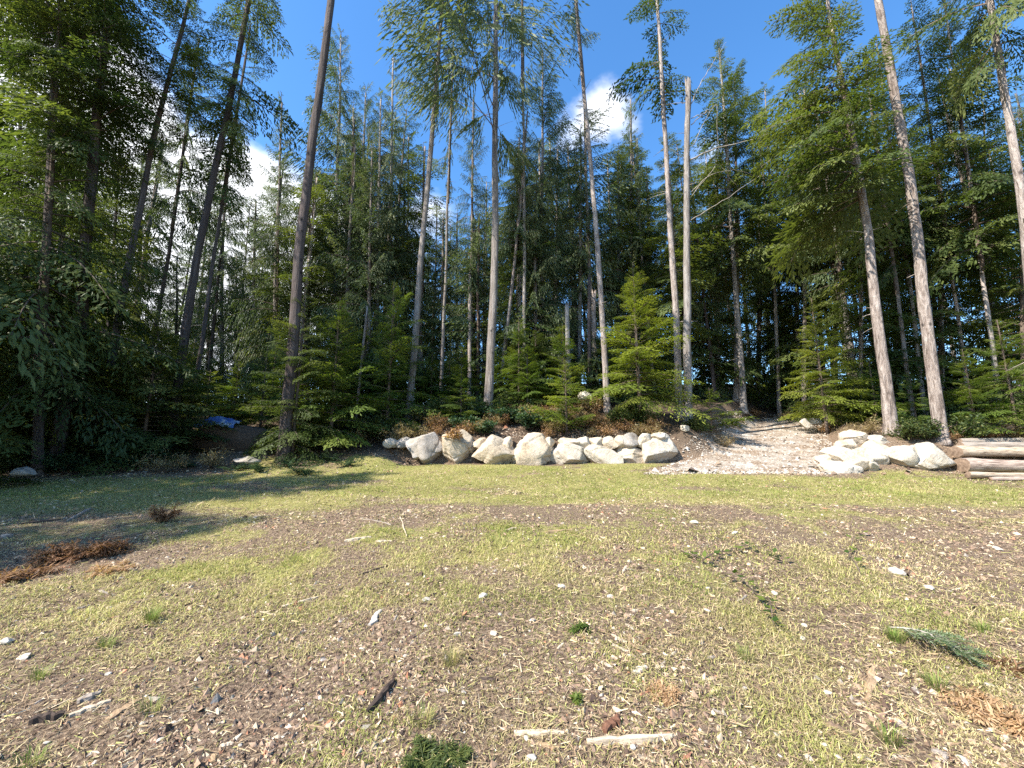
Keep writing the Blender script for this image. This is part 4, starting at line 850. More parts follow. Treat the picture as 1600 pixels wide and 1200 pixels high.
for i, (u, v, kind, s, lab) in enumerate(((1420, 672, 'green', 0.9, 'leafy shrub between the feet of the two tall pale trunks'), (1500, 690, 'green', 1.1, 'round leafy bush rising behind the big white boulder'), (1455, 688, 'green', 0.9, 'low leafy bush above the notched cream boulder'),
                                  (1360, 664, 'straw', 1.0, 'dry thorny bush behind the rock pile'), (1330, 664, 'straw', 0.9, 'dry brush at the foot of the bushy sapling'), (1290, 664, 'rust', 0.8, 'brown dead bracken under the bushy sapling'),
                                  (1130, 664, 'straw', 0.8, 'dry brush below the low light green hemlock bush'), (1180, 650, 'rust', 0.9, 'brown brush beyond the crest of the gravel track'), (1230, 652, 'straw', 0.9, 'dry brush at the head of the gravel track'), (1090, 655, 'green', 0.9, 'green weedy bush at the corner of the bank'),
                                  (1545, 682, 'rust', 0.9, 'reddish dry brush behind the logs'), (1600, 684, 'straw', 1.0, 'pale dry brush behind the logs at the right edge'), (1470, 660, 'rust', 0.8, 'dry reddish bush at the foot of the tall bare pale trunk'), (345, 640, 'straw', 1.0, 'sunlit pale dry bush behind the blue tarp'))):
    Y = 13.2 if u > 1400 else (13.8 if u > 1320 else 19.0)
    if u == 345: Y = 12.4
    if u in (1130, 1090): Y = 16.2
    if u == 1180 or u == 1230: Y = 24
    p = at(u, v, Y); shrub(kind, p.x, Y, s, lab, 900 + i)
p = G(716, 700)
def rusty_clump():
    c = at(709, 681, 13.9); rng = np.random.default_rng(4); b = Buf(); leaf_ball(b, rng, 260, np.zeros(3), 0.26, (0.13, 0.06), 0.45, 0, 0.2)
    tag(add('dead_foliage', b.mesh('dead_foliage', [M['rust']]), None, c + Vector((0, 0, -0.06))), 'rusty clump of dead leaves lying on the white-topped boulder', 'leaves')
rusty_clump()

def frond(buf, rng, origin, az, L, rise, arch, tint, mat=0, wid=0.22, np_=16, curl=0.0, slim=0.2):
    k = np.linspace(0.04, 1, 9); r = L * k * math.cos(rise); z = L * (k * math.sin(rise) - arch * k ** 2)
    C = np.stack([np.cos(az) * r, np.sin(az) * r, z], 1) + origin; V, Q, _ = tube(C, 0.004 * (1.2 - k), 3, cap=False); buf.raw(V, Q, tint=tint * 0.8, mat=mat)
    t = np.repeat(np.linspace(0.2, 0.98, np_), 2); sd = np.tile([-1, 1], np_)
    P = np.stack([np.interp(t, k, C[:, j]) for j in range(3)], 1); side = np.array([-math.sin(az), math.cos(az), 0]); fw = np.array([math.cos(az), math.sin(az), -arch])
    d = side[None] * sd[:, None] + fw[None] * 0.45 + rng.standard_normal((len(t), 3)) * (0.15 + curl); d[:, 2] -= curl * 0.6
    ln = wid * L * (1 - t) ** 0.7 * (t * 3).clip(0, 1) + 0.02
    buf.quads(leaves(P, d, ln, ln * slim + 0.003, rng, 0.6), np.clip(tint + 0.2 * rng.standard_normal(len(t)), 0, 1), mat)
def fern(name, label, cat, u, v, n, L, mat, seed, rise=(0.5, 1.1), curl=0.0, wid=0.3, group=None, loc=None, slim=0.13):
    rng = np.random.default_rng(seed); b = Buf()
    for i in range(n): frond(b, rng, rng.standard_normal(3) * np.array([0.05, 0.05, 0]) * L * 2, rng.random() * 6.283, L * (0.6 + 0.6 * rng.random()), rise[0] + (rise[1] - rise[0]) * rng.random(), 0.25 + 0.35 * rng.random(), 0.3 + 0.4 * rng.random(), 0, wid, 26, curl, slim)
    p = G(u, v) if loc is None else loc
    return tag(add(name, b.mesh(name, [M[mat]]), None, p), label, cat, group)
fern('dead_bracken', 'tall rust-brown dead bracken clump at the edge of the shade', 'fern', 112, 872, 40, 0.40, 'bracken', 1, curl=0.5)
fern('dead_bracken', 'second rust-brown bracken clump leaning towards the grass', 'fern', 165, 866, 34, 0.34, 'bracken', 2, curl=0.5)
fern('dead_bracken', 'flattened red-brown bracken running off the left edge', 'fern', 25, 900, 34, 0.45, 'bracken', 3, (0.1, 0.6), 0.5)
fern('dead_bracken', 'low dry bracken just below the tall rust-brown clump', 'fern', 175, 892, 22, 0.28, 'bracken_pale', 4, (0.1, 0.6), 0.6)
fern('dead_bracken', 'thin dry bracken stalks standing in the grass by the shade line', 'fern', 257, 815, 14, 0.38, 'bracken', 5, (0.8, 1.4), 0.6)
fern('dead_bracken', 'pale orange dead bracken in the lower right corner', 'fern', 1555, 1120, 40, 0.22, 'bracken_pale', 6, (0.1, 0.6), 0.6)
fern('dead_bracken', 'reddish dead bracken flat on the ground beside the fallen bough', 'fern', 1600, 1050, 24, 0.22, 'bracken', 7, (0.1, 0.4), 0.6)
fern('green_seedling', 'dark green feathery seedling cut off by the bottom edge', 'plant', 665, 1190, 30, 0.13, 'hemlock', 8, (0.15, 0.8), 0.3, 0.3, slim=0.08)
fern('green_seedling', 'second feathery seedling at the bottom edge beside the pebbles', 'plant', 712, 1180, 20, 0.11, 'hemlock', 9, (0.15, 0.8), 0.3, 0.3, slim=0.08)
fern('leafy_weed', 'small dark leafy weed on a clod of soil near the red needles', 'plant', 908, 985, 8, 0.10, 'sapling', 10, (0.4, 1.3), 0.3, 0.5)
fern('leafy_weed', 'tiny dark green weed left of the pale fibrous clump', 'plant', 898, 1100, 5, 0.07, 'sapling', 11, (0.4, 1.3), 0.3, 0.6)
fern('fibrous_clump', 'pale grey fibrous moss clump near the long pale stick', 'plant', 1035, 1082, 60, 0.12, 'bracken_pale', 12, (0.05, 0.5), 0.5, 0.2)
for i in range(12):
    x = -13.5 + 8.5 * rs.random(); y = 11.3 + 2.8 * rs.random()
    SHADE.append((fern('sword_fern', 'dim sword fern on the shaded forest edge', 'fern', 0, 0, 16, 0.65, 'salal', 40 + i, (0.5, 1.2), 0.1, 0.22, 'ferns on the shaded edge', Vector((x, y, Hs(x, y) - 0.02))), 'dim sword fern'))

# fallen fir bough
def fallen_bough():
    a, c = G(1390, 985), G(1520, 1035); d = c - a; L = d.length; b = Buf(); rng = np.random.default_rng(3)
    wood = Buf(); k = np.linspace(0, 1, 10); ax = np.array(d / L)
    C = k[:, None] * np.array(d)[None]; C[:, 2] += 0.06 * np.sin(k * 3.0) + 0.02
    V, Q, Tt = tube(C, 0.007 * (1.15 - k), 5); wood.raw(V, Q, Tt)
    side = np.array([-ax[1], ax[0], 0])
    for i in range(16):
        t = 0.15 + 0.83 * i / 15; sd = -1 if i % 2 else 1; o = np.array([np.interp(t, k, C[:, j]) for j in range(3)]); TL = 0.20 * (1.1 - 0.6 * t)
        dv = ax * 0.75 + side * sd * (0.7 + 0.2 * rng.random()) + np.array([0, 0, 0.25 * rng.random()]); kk = np.linspace(0, 1, 5)
        P = o + kk[:, None] * TL * dv; P[:, 2] -= 0.04 * kk ** 2; V, Q, _ = tube(P, 0.0035 * (1.2 - kk), 3, cap=False); wood.raw(V, Q)
        n = 90; q = rng.random(n); pp = o + q[:, None] * TL * dv; per = np.cross(dv, [0, 0, 1]); per /= np.linalg.norm(per)
        dd = per[None] * np.where(rng.random(n) < 0.5, -1, 1)[:, None] + dv[None] * 0.6 + rng.standard_normal((n, 3)) * 0.25
        b.quads(leaves(pp, dd, 0.028 + 0.012 * rng.random(n), 0.0055, rng, 0.6), np.clip(0.5 + 0.3 * rng.standard_normal(n), 0, 1))
    r = empty('fallen_bough', a, 'fallen blue-green fir bough lying in the grass', 'branch'); add('stem', wood.mesh('stem', [M['deadwood']]), r)
    add('needles', b.mesh('needles', [M['fir_blue']]), r)
M['fir_blue'] = foliage_mat('fir_needles', (0.05, 0.085, 0.025), (0.13, 0.18, 0.075), (0.30, 0.34, 0.22), 0.25)
fallen_bough()
# trailing bramble canes
def bramble(label, pxs, seed):
    pts = [G(u, v) for u, v in pxs]; o = pts[0]; P = np.array([tuple(p - o) for p in pts]); n = len(P); k = np.linspace(0, 1, 5 * n); s = np.linspace(0, 1, n)
    C = np.stack([np.interp(k, s, P[:, j]) for j in range(3)], 1); C[:, 2] += 0.03 + 0.05 * np.abs(np.sin(k * 7)); rng = np.random.default_rng(seed)
    cane, lf = Buf(), Buf(); V, Q, Tt = tube(C, 0.0045 * (1.2 - 0.6 * k), 5); cane.raw(V, Q, Tt)
    for i in range(3, len(k), 3):
        for j in range(3):
            d = rng.standard_normal(3); d[2] = abs(d[2]) * 0.3; d /= np.linalg.norm(d); lf.quads(leaves((C[i] + d * 0.02)[None], d[None], 0.075, 0.055, rng, 0.7), 0.5 + 0.3 * rng.standard_normal())
    r = empty('bramble', o, label, 'bramble'); add('cane', cane.mesh('cane', [M['twig']]), r); add('leaves', lf.mesh('leaves', [M['sapling']]), r)
bramble('dark bramble cane arching over the grass beside a few leaves', [(1065, 865), (1100, 888), (1125, 868), (1165, 862), (1205, 872), (1232, 884)], 1)
bramble('bramble shoot with green leaves climbing out of the grass', [(1345, 900), (1325, 875), (1335, 850), (1350, 836)], 2)
bramble('short bramble runner crossing the middle of the litter', [(1130, 900), (1170, 925), (1205, 955), (1210, 990)], 3)

# blue tarp
def tarp():
    m, nt, b, out = new_mat('blue_tarp'); nt.links.new(ramp(nt, noise(nt, 3, 3, 0.6, coords(nt)), [(0.42, (0.03, 0.08, 0.28)), (0.54, (0.08, 0.17, 0.38)), (0.62, (0.34, 0.39, 0.45))]), b.inputs['Base Color']); b.inputs['Roughness'].default_value = 0.4
    n = 34; u = np.linspace(-0.5, 0.5, n); X, Y = np.meshgrid(u * 1.35, u * 0.8); Z = 0.26 * np.exp(-(X ** 2 / 0.25 + Y ** 2 / 0.1)) + 0.16 * fbm(X * 5 + 3, Y * 5, 3, 3) + 0.10 * np.abs(np.sin(X * 9 + Y * 6)) * (0.5 - np.abs(Y))
    X = X + 0.12 * (fbm(Y * 4, X * 3, 8, 2) - 0.5); i = np.arange(n - 1)[:, None] * n; j = np.arange(n - 1)[None]; Q = np.stack([i + j, i + j + 1, i + n + j + 1, i + n + j], -1).reshape(-1, 4)
    p = at(340, 664, 14.6)
    tag(add('tarp', make_mesh('tarp', np.stack([X, Y, Z], -1), Q, mats=[m]), None, p - Vector((0, 0, 0.06)), (0.3, 0, 0.15)), 'crumpled blue tarp at the edge of the shaded brush', 'tarp')
    boulder('soil_heap', 'dark soil heap under the blue tarp', [(280, 712), (296, 684), (318, 668), (345, 665), (370, 670), (398, 692), (408, 712)], 14.4, 1.6, M['soil'], 990, 'soil', 2)
M['soil'], nt, b, _ = new_mat('dark_soil'); nt.links.new(ramp(nt, noise(nt, 20, 5, 0.7, coords(nt)), [(0.35, (0.04, 0.028, 0.02)), (0.65, (0.14, 0.095, 0.065))]), b.inputs['Base Color'])
tarp()

# ------------------------------------------------------------------ litter, stones, sticks and grass of the clearing
def scatter(n, seed, ymin, ymax, power, margin=1.45):
    rng = np.random.default_rng(seed); q = rng.random(n); y = (ymin ** (1 - power) + q * (ymax ** (1 - power) - ymin ** (1 - power))) ** (1 / (1 - power))
    x = (rng.random(n) * 2 - 1) * (margin * y + 0.6); return x, y, rng
OCT_V = np.array([[1, 0, -0.4], [-1, 0, -0.4], [0, 1, -0.4], [0, -1, -0.4], [0.2, 0, 1]], float)
OCT_F = np.array([[0, 2, 4], [2, 1, 4], [1, 3, 4], [3, 0, 4]])
def shards(x, y, a, b, c, rng, cols, lift=0.4, tilt=0.25, name='litter'):
    n = len(x); V = OCT_V[None] * np.stack([a, b, c], 1)[:, None, :] * (0.75 + 0.5 * rng.random((n, 5, 1)))
    V = V + (rng.random((n, 5, 3)) - 0.5) * 0.35 * np.stack([a, b, c], 1)[:, None, :]
    ti = tilt * rng.standard_normal(n)[:, None]; X, Y, Z = V[..., 0], V[..., 1], V[..., 2]; X, Z = X * np.cos(ti) - Z * np.sin(ti), X * np.sin(ti) + Z * np.cos(ti)
    yw = (rng.random(n) * 6.283)[:, None]; X, Y = X * np.cos(yw) - Y * np.sin(yw), X * np.sin(yw) + Y * np.cos(yw)
    P = np.stack([X + x[:, None], Y + y[:, None], Z + (H(x, y) + lift * c)[:, None]], -1)
    F = (OCT_F[None] + 5 * np.arange(n)[:, None, None]).reshape(-1, 3)
    return make_mesh(name, P, tris=F, mats=[M['litter']], smooth=False, col=np.repeat(cols, 5, 0))
def palette(rng, n, cols, wts, jit=0.25):
    c = np.array(cols)[rng.choice(len(cols), n, p=np.array(wts) / sum(wts))]; return c * (1 + jit * (rng.random((n, 1)) - 0.5) * 2)
LIT = [(0.19, 0.125, 0.085), (0.32, 0.22, 0.15), (0.08, 0.052, 0.038), (0.43, 0.335, 0.23), (0.29, 0.245, 0.20), (0.55, 0.46, 0.34), (0.33, 0.155, 0.09)]
LW = [4, 4.5, 3.5, 2.6, 0.6, 0.55, 0.5]
def litter():
    for nm, n0, seed, mu, sg, pw, lab in (('wood_litter', 110000, 1, -4.50, 0.50, 0.9, 'brown bark and wood litter strewn over the clearing'), ('fine_litter', 88000, 2, -5.15, 0.35, 0.95, 'fine brown crumbs of bark and soil over the clearing')):
        x, y, rng = scatter(n0, seed, 1.4, 13.6, pw); keep = rng.random(len(x)) > 0.62 * grass_amount(x, y) + 0.85 * (sstep(0.42, 0.66, fbm(x * 1.3, y * 1.3, 81, 3)) if nm == 'wood_litter' else 0); x, y = x[keep], y[keep]
        keep = ~((x > 5) & (y > 13.2)); x, y = x[keep], y[keep]; n = len(x)
        a = np.minimum(np.exp(rng.normal(mu, sg, n)), 0.032) * (1 + 0.07 * y); b = a * (0.25 + 0.45 * rng.random(n)); c = b * (0.4 + 0.8 * rng.random(n))
        tag(add(nm, shards(x, y, a, b, c, rng, palette(rng, n, LIT, LW), 0.2, 0.35, nm)), lab, 'litter', kind='stuff')
    x, y, rng = scatter(120000, 7, 1.4, 12.5, 0.7); kp = rng.random(len(x)) < 0.2 + 1.0 * sstep(0.35, 0.65, fbm(x * 1.1, y * 1.1, 85, 3)); x, y = x[kp], y[kp]; n = len(x); L = (0.018 + 0.05 * rng.random(n) ** 2) * (1 + 0.05 * y); w = (0.0007 + 0.0008 * rng.random(n)) * (1 + 0.22 * y)
    az = rng.random(n) * 6.283; d = np.stack([np.cos(az), np.sin(az), 0.35 * rng.standard_normal(n)], 1); s_ = np.stack([-np.sin(az), np.cos(az), 0.8 * rng.standard_normal(n)], 1)
    B = np.stack([x, y, H(x, y) + 0.004 + 0.008 * rng.random(n)], 1); e = B + d * L[:, None]; e[:, 2] = np.maximum(e[:, 2], H(e[:, 0], e[:, 1]) + 0.003)
    V = np.stack([B - s_ * w[:, None], B + s_ * w[:, None], e + s_ * w[:, None] * 0.4, e - s_ * w[:, None] * 0.4], 1)
    col = palette(rng, n, [(0.44, 0.34, 0.19), (0.33, 0.235, 0.14), (0.22, 0.15, 0.09), (0.54, 0.45, 0.30), (0.33, 0.31, 0.11)], [3, 4, 3, 1, 2])
    tag(add('dead_grass', make_mesh('dead_grass', V, np.arange(n * 4).reshape(n, 4), None, [M['litter']], smooth=False, col=np.repeat(col, 4, 0))), 'dead straw and needles lying over the clearing', 'straw', kind='stuff')
litter()
def gravel():
    rng = np.random.default_rng(3); n = 9000; y = 11.6 + 11 * rng.random(n) ** 1.4; xl, xr = ramp_edges(y); x = xl - 0.4 + (xr - xl + 0.3) * rng.random(n)
    a = np.exp(rng.normal(-3.6, 0.45, n)); b = a * (0.6 + 0.4 * rng.random(n)); c = a * (0.35 + 0.3 * rng.random(n))
    tag(add('gravel', shards(x, y, a, b, c, rng, palette(rng, n, [(0.39, 0.35, 0.30), (0.30, 0.26, 0.21), (0.47, 0.43, 0.37), (0.16, 0.12, 0.09), (0.27, 0.20, 0.14)], [3, 3, 1.8, 1.6, 2.6]), 0.55, 0.3, 'gravel')), 'pale gravel and bark chips on the climbing track', 'gravel', kind='stuff')
    n = 7000; x = -4.5 + 10.5 * rng.random(n); y = 14.2 + 3.2 * rng.random(n) ** 1.5; a = np.exp(rng.normal(-3.5, 0.5, n)); b = a * (0.25 + 0.5 * rng.random(n)); c = b * 0.5
    tag(add('bank_litter', shards(x, y, a, b, c, rng, palette(rng, n, LIT, LW), 0.5, 0.5, 'bank_litter')), 'brown litter on the bank above the boulder wall', 'litter', kind='stuff')
    n = 9000; x = -16 + 34 * rng.random(n); y = 11.5 + 8 * rng.random(n); k = (x < -3.5) | (x > 9.5); x, y = x[k], y[k]; n = len(x); a = np.exp(rng.normal(-3.4, 0.5, n)); b = a * (0.25 + 0.5 * rng.random(n)); c = b * 0.5
    tag(add('forest_litter', shards(x, y, a, b, c, rng, palette(rng, n, LIT, LW), 0.5, 0.5, 'forest_litter')), 'dead needles and twigs on the forest edge', 'litter', kind='stuff')
gravel()

def grass():
    m, nt, b, out = new_mat('grass_blades'); a = N(nt, 'ShaderNodeAttribute', attribute_name='col'); nt.links.new(a.outputs['Color'], b.inputs['Base Color']); b.inputs['Roughness'].default_value = 0.6
    tr = N(nt, 'ShaderNodeBsdfTranslucent'); nt.links.new(a.outputs['Color'], tr.inputs['Color']); mx = N(nt, 'ShaderNodeMixShader'); mx.inputs[0].default_value = 0.35
    nt.links.new(b.outputs[0], mx.inputs[1]); nt.links.new(tr.outputs[0], mx.inputs[2]); nt.links.new(mx.outputs[0], out.inputs[0])
    M['grass'] = m
    x, y, rng = scatter(560000, 5, 1.4, 14.0, 0.55)
    g = grass_amount(x, y); keep = rng.random(len(x)) < np.clip((0.22 + 0.85 * g) * (0.45 + 1.1 * sstep(0.3, 0.7, fbm(x * 2.6, y * 2.6, 87, 2))), 0, 1) * (g > 0.015); x, y, g = x[keep], y[keep], g[keep]; n = len(x)
    dry = fbm(x * 0.9, y * 0.9, 61, 3); lawn = sstep(7, 9, y)
    h = (0.016 + 0.036 * rng.random(n) ** 1.6) * (0.6 + 0.8 * g) * (1 + 0.3 * lawn) * (0.75 + 0.7 * fbm(x * 2.2, y * 2.2, 66, 2)); w = (0.0009 + 0.0009 * rng.random(n)) * (1 + 0.26 * y)
    az = rng.random(n) * 6.283; lean = 0.4 + 1.9 * rng.random(n); z = H(x, y) - 0.004
    d = np.stack([np.cos(az), np.sin(az), 0 * az], 1); s = np.stack([-np.sin(az), np.cos(az), 0 * az], 1); B = np.stack([x, y, z], 1); up = np.array([0, 0, 1.0])
    mid = B + d * (h * lean * 0.35)[:, None] + up * (h * 0.62)[:, None]; tip = B + d * (h * lean)[:, None] + up * (h * (1.0 - 0.32 * lean))[:, None]
    V = np.stack([B - s * w[:, None], B + s * w[:, None], mid + s * w[:, None] * 0.75, mid - s * w[:, None] * 0.75, tip], 1)
    kind = rng.random(n) * 0.9 + 1.1 * (dry - 0.5) + 0.42 * (1 - lawn) * (1 - g) - 0.08 * lawn
    cg = np.array([0.20, 0.25, 0.05]); cy = np.array([0.38, 0.37, 0.115]); cs = np.array([0.53, 0.43, 0.23]); k = np.clip(kind, 0, 1)[:, None]
    col = np.where(k < 0.5, cg + (cy - cg) * k * 2, cy + (cs - cy) * (k - 0.5) * 2) * (0.7 + 0.6 * rng.random((n, 1))) * (0.72 + 0.6 * fbm(x * 0.7, y * 1.1, 91, 3))[:, None]
    nr = y < 5.5; n1, n2 = int(nr.sum()), int((~nr).sum())
    i0 = 5 * np.arange(n1)[:, None]; Q = i0 + np.array([[0, 1, 2, 3]]); T3 = np.concatenate([i0 + np.array([[3, 2, 4]]), 5 * n1 + np.arange(3 * n2).reshape(-1, 3)])
    VV = np.concatenate([V[nr].reshape(-1, 3), V[~nr][:, [0, 1, 4]].reshape(-1, 3)])
    me = make_mesh('grass', VV, Q, T3, [m], smooth=True, col=np.concatenate([np.repeat(col[nr], 5, 0), np.repeat(col[~nr], 3, 0)]))
    tag(add('grass', me), 'short patchy grass, green and straw coloured, over the clearing', 'grass', kind='stuff')
grass()
def tuft(label, u, v, n, h, seed, dryness=0.2, group=None):
    rng = np.random.default_rng(seed); p = G(u, v); az = rng.random(n) * 6.283; R = 0.05 * rng.random(n) ** 0.5; hh = h * (0.5 + 0.6 * rng.random(n)); le = 0.2 + 0.8 * rng.random(n); w = 0.0022
    d = np.stack([np.cos(az), np.sin(az), 0 * az], 1); s = np.stack([-np.sin(az), np.cos(az), 0 * az], 1); w = 0.0014; B = d * R[:, None]; up = np.array([0, 0, 1.0]); B[:, 2] = -0.01
    mid = B + d * (hh * le * 0.3)[:, None] + up * (hh * .65)[:, None]; tip = B + d * (hh * le)[:, None] + up * (hh * (1 - .3 * le))[:, None]
    V = np.stack([B - s * w, B + s * w, mid + s * w * .8, mid - s * w * .8, tip], 1); i0 = 5 * np.arange(n)[:, None]
    k = np.clip(dryness + 0.35 * rng.standard_normal(n), 0, 1)[:, None]; col = np.array([0.15, 0.23, 0.04]) * (1 - k) + np.array([0.44, 0.36, 0.16]) * k
    tag(add('grass_tuft', make_mesh('grass_tuft', V, i0 + np.array([[0, 1, 2, 3]]), i0 + np.array([[3, 2, 4]]), [M['grass']], col=np.repeat(col, 5, 0)), None, p), label, 'grass tuft', group)
tuft('largest fresh green grass tuft in the sunny grass below the bracken', 236, 970, 170, 0.13, 1)
tuft('spreading green tuft left of the litter', 165, 1010, 110, 0.09, 2); tuft('pale dry grass tuft beside a dark hole', 705, 1035, 150, 0.11, 3, 0.85); tuft('thin green tuft by the tan slab of wood', 235, 1112, 60, 0.09, 4)
tuft('green tuft in the lower left corner', 45, 1195, 90, 0.09, 5); tuft('green tuft under the fallen fir bough', 1400, 1000, 200, 0.10, 6, 0.1); tuft('green tuft right of the bough tip', 1535, 985, 90, 0.09, 7)
tuft('long green tuft between the bough and the corner bracken', 1465, 1075, 110, 0.11, 8, 0.3); tuft('green tuft near the bottom right pebbles', 1390, 1160, 110, 0.11, 9, 0.3); tuft('spiky green tuft in the centre right litter', 1165, 1030, 90, 0.10, 10, 0.3)
tuft('yellowish tuft near the bottom centre', 660, 1130, 90, 0.09, 11, 0.6); tuft('tuft of green at the left edge of the sunny grass', 60, 1060, 90, 0.09, 12, 0.2)

# sticks and slabs that can be picked out
M['chipwood'], nt, b, _ = new_mat('chip_wood'); _a = N(nt, 'ShaderNodeAttribute', attribute_name='col'); _n = noise(nt, 3.0, 5, 0.7, coords(nt, 'Object', (6, 90, 90)), 0.2)
nt.links.new(mixc(nt, 1.0, _a.outputs['Color'], ramp(nt, _n, [(0.32, (0.42, 0.38, 0.34)), (0.5, (0.9, 0.88, 0.86)), (0.68, (1.15, 1.12, 1.08))]), 'MULTIPLY'), b.inputs['Base Color']); bump(nt, b, _n, 0.8, 0.004)
def slab(name, label, p0, p1, wid, thk, col, seed, cat='wood', group=None):
    a, c = G(*p0), G(*p1); d = c - a; L = max(d.length, 0.03); rng = np.random.default_rng(seed); n = 9; k = np.linspace(0, 1, n); pr = (0.35 + 0.65 * np.sin(np.clip(k * 1.0 + 0.04, 0, 0.97) * math.pi) ** 0.5) * (0.75 + 0.5 * rng.random(n))
    V = []; bend = 0.03 * L * np.sin(k * 3 + seed)
    for i in range(n):
        w = wid * 0.5 * pr[i] * (0.85 + 0.3 * rng.random()); t = thk * 0.5 * pr[i]; y0 = bend[i] + wid * 0.12 * rng.standard_normal()
        for (yy, zz) in ((-w, -t), (-w * 0.85, t * 0.8), (-w * 0.2, t * (0.9 + 0.4 * rng.random())), (w * 0.5, t), (w, -t * 0.2), (w * 0.8, -t)): V.append((k[i] * L, y0 + yy, zz + thk * 0.5))
    m6 = 6; Q = [[i * m6 + j, i * m6 + (j + 1) % m6, (i + 1) * m6 + (j + 1) % m6, (i + 1) * m6 + j] for i in range(n - 1) for j in range(m6)]
    T3 = [[0, j + 1, j] for j in range(1, 5)] + [[(n - 1) * m6, (n - 1) * m6 + j, (n - 1) * m6 + j + 1] for j in range(1, 5)]
    cc = np.array(col)[None] * (0.75 + 0.5 * rng.random((len(V), 1)))
    o = add(name, make_mesh(name, np.array(V), Q, T3, [M['chipwood']], smooth=False, col=cc), None, a + Vector((0, 0, -0.25 * thk)))
    o.rotation_mode = 'QUATERNION'; o.rotation_quaternion = d.to_track_quat('X', 'Z') if d.length > 0 else (1, 0, 0, 0)
    return tag(o, label, cat, group)
PALE, TAN, BRN, DRK, GRY, RED = (0.52, 0.43, 0.32), (0.38, 0.27, 0.165), (0.22, 0.15, 0.10), (0.075, 0.055, 0.044), (0.30, 0.26, 0.22), (0.16, 0.08, 0.05)
for i, (nm, lab, p0, p1, w, t, c) in enumerate((
    ('stick', 'long pale peeled stick near the bottom centre right', (918, 1163), (1048, 1150), 0.035, 0.03, PALE), ('wood_shard', 'pale split slab left of the long peeled stick', (804, 1145), (882, 1146), 0.03, 0.02, PALE),
    ('stick', 'dark weathered stick pointing up the slope', (572, 1115), (618, 1064), 0.035, 0.035, DRK), ('wood_shard', 'tan bark slab standing out below the fallen bough', (1352, 1096), (1371, 1043), 0.05, 0.03, TAN),
    ('bark_chunk', 'flat brown bark piece near the bottom right pebbles', (1283, 1128), (1325, 1147), 0.06, 0.02, BRN), ('wood_shard', 'orange-tan slab in the lower left litter', (168, 1127), (216, 1093), 0.055, 0.02, TAN),
    ('wood_shard', 'white-topped slab beside the orange-tan one', (108, 1120), (172, 1095), 0.04, 0.02, PALE), ('stick', 'dark charred stick end in the lower left litter', (45, 1132), (100, 1118), 0.05, 0.045, DRK),
    ('bark_chunk', 'curled grey bark piece above the white-topped slab', (120, 1098), (158, 1085), 0.05, 0.03, GRY), ('wood_shard', 'short white slab on the litter ridge', (538, 846), (580, 840), 0.07, 0.03, PALE),
    ('wood_shard', 'small white slab right of the one on the litter ridge', (588, 846), (612, 846), 0.04, 0.02, PALE), ('stick', 'thin grey stick arching over the litter ridge', (570, 812), (612, 820), 0.025, 0.02, GRY),
    ('stick', 'bent pale twig at the end of the litter ridge', (622, 808), (640, 838), 0.02, 0.02, PALE), ('wood_shard', 'long tan slab lying in the dry grass up the centre', (850, 832), (915, 825), 0.05, 0.02, TAN),
    ('wood_shard', 'small cream slab up the centre', (790, 829), (806, 825), 0.05, 0.02, PALE), ('wood_shard', 'silvery slab lying in the left centre grass', (440, 948), (500, 933), 0.03, 0.015, PALE),
    ('wood_shard', 'white upright chip left of centre', (577, 978), (596, 955), 0.05, 0.03, (0.5, 0.45, 0.39)), ('bark_chunk', 'dark red bark piece above the long peeled stick', (945, 1146), (968, 1121), 0.05, 0.035, RED),
    ('stick', 'dark bent stick in the left centre litter', (560, 900), (606, 884), 0.03, 0.02, DRK), ('stick', 'straw-like stalk stretching across the centre', (660, 950), (760, 975), 0.008, 0.008, TAN),
    ('stick', 'pale twig lying over the litter at the right', (1448, 930), (1515, 915), 0.014, 0.012, PALE), ('stick', 'bare grey branch lying in the shade', (100, 815), (145, 795), 0.05, 0.04, GRY),
    ('wood_shard', 'bluish grey plank end at the left edge in the shade', (0, 842), (18, 838), 0.10, 0.05, GRY), ('stick', 'dark branch half in the shade at the left', (15, 822), (95, 812), 0.035, 0.03, DRK),
    ('stick', 'thin pale stalk leaning out of the lawn below the largest boulder', (893, 735), (914, 760), 0.015, 0.012, TAN))):
    slab(nm, lab, p0, p1, w, t, c, 40 + i)
for i, (p0, p1, c, lab) in enumerate((((955, 992), (978, 1004), PALE, 'brightest white chip of the chip cluster'), ((957, 1008), (985, 1020), PALE, 'white chip below the brightest one in the chip cluster'), ((978, 975), (990, 985), PALE, 'small white chip at the top of the chip cluster'),
                              ((993, 987), (1015, 993), TAN, 'tan chip at the right of the chip cluster'), ((985, 990), (982, 1010), TAN, 'upright tan chip in the chip cluster'), ((1005, 1010), (1018, 992), RED, 'reddish chip at the right end of the chip cluster'),
                              ((990, 1052), (1007, 1040), (0.6, 0.54, 0.46), 'broad ribbed white chip below the chip cluster'), ((970, 1045), (973, 1020), BRN, 'thin brown chip left of the broad ribbed one'), ((940, 1034), (957, 1043), PALE, 'lone white chip left of the broad ribbed one'),
                              ((985, 955), (1000, 953), PALE, 'white chip standing above the chip cluster'))):
    slab('wood_chip', lab, p0, p1, 0.028 if i != 6 else 0.06, 0.012, c, 90 + i)

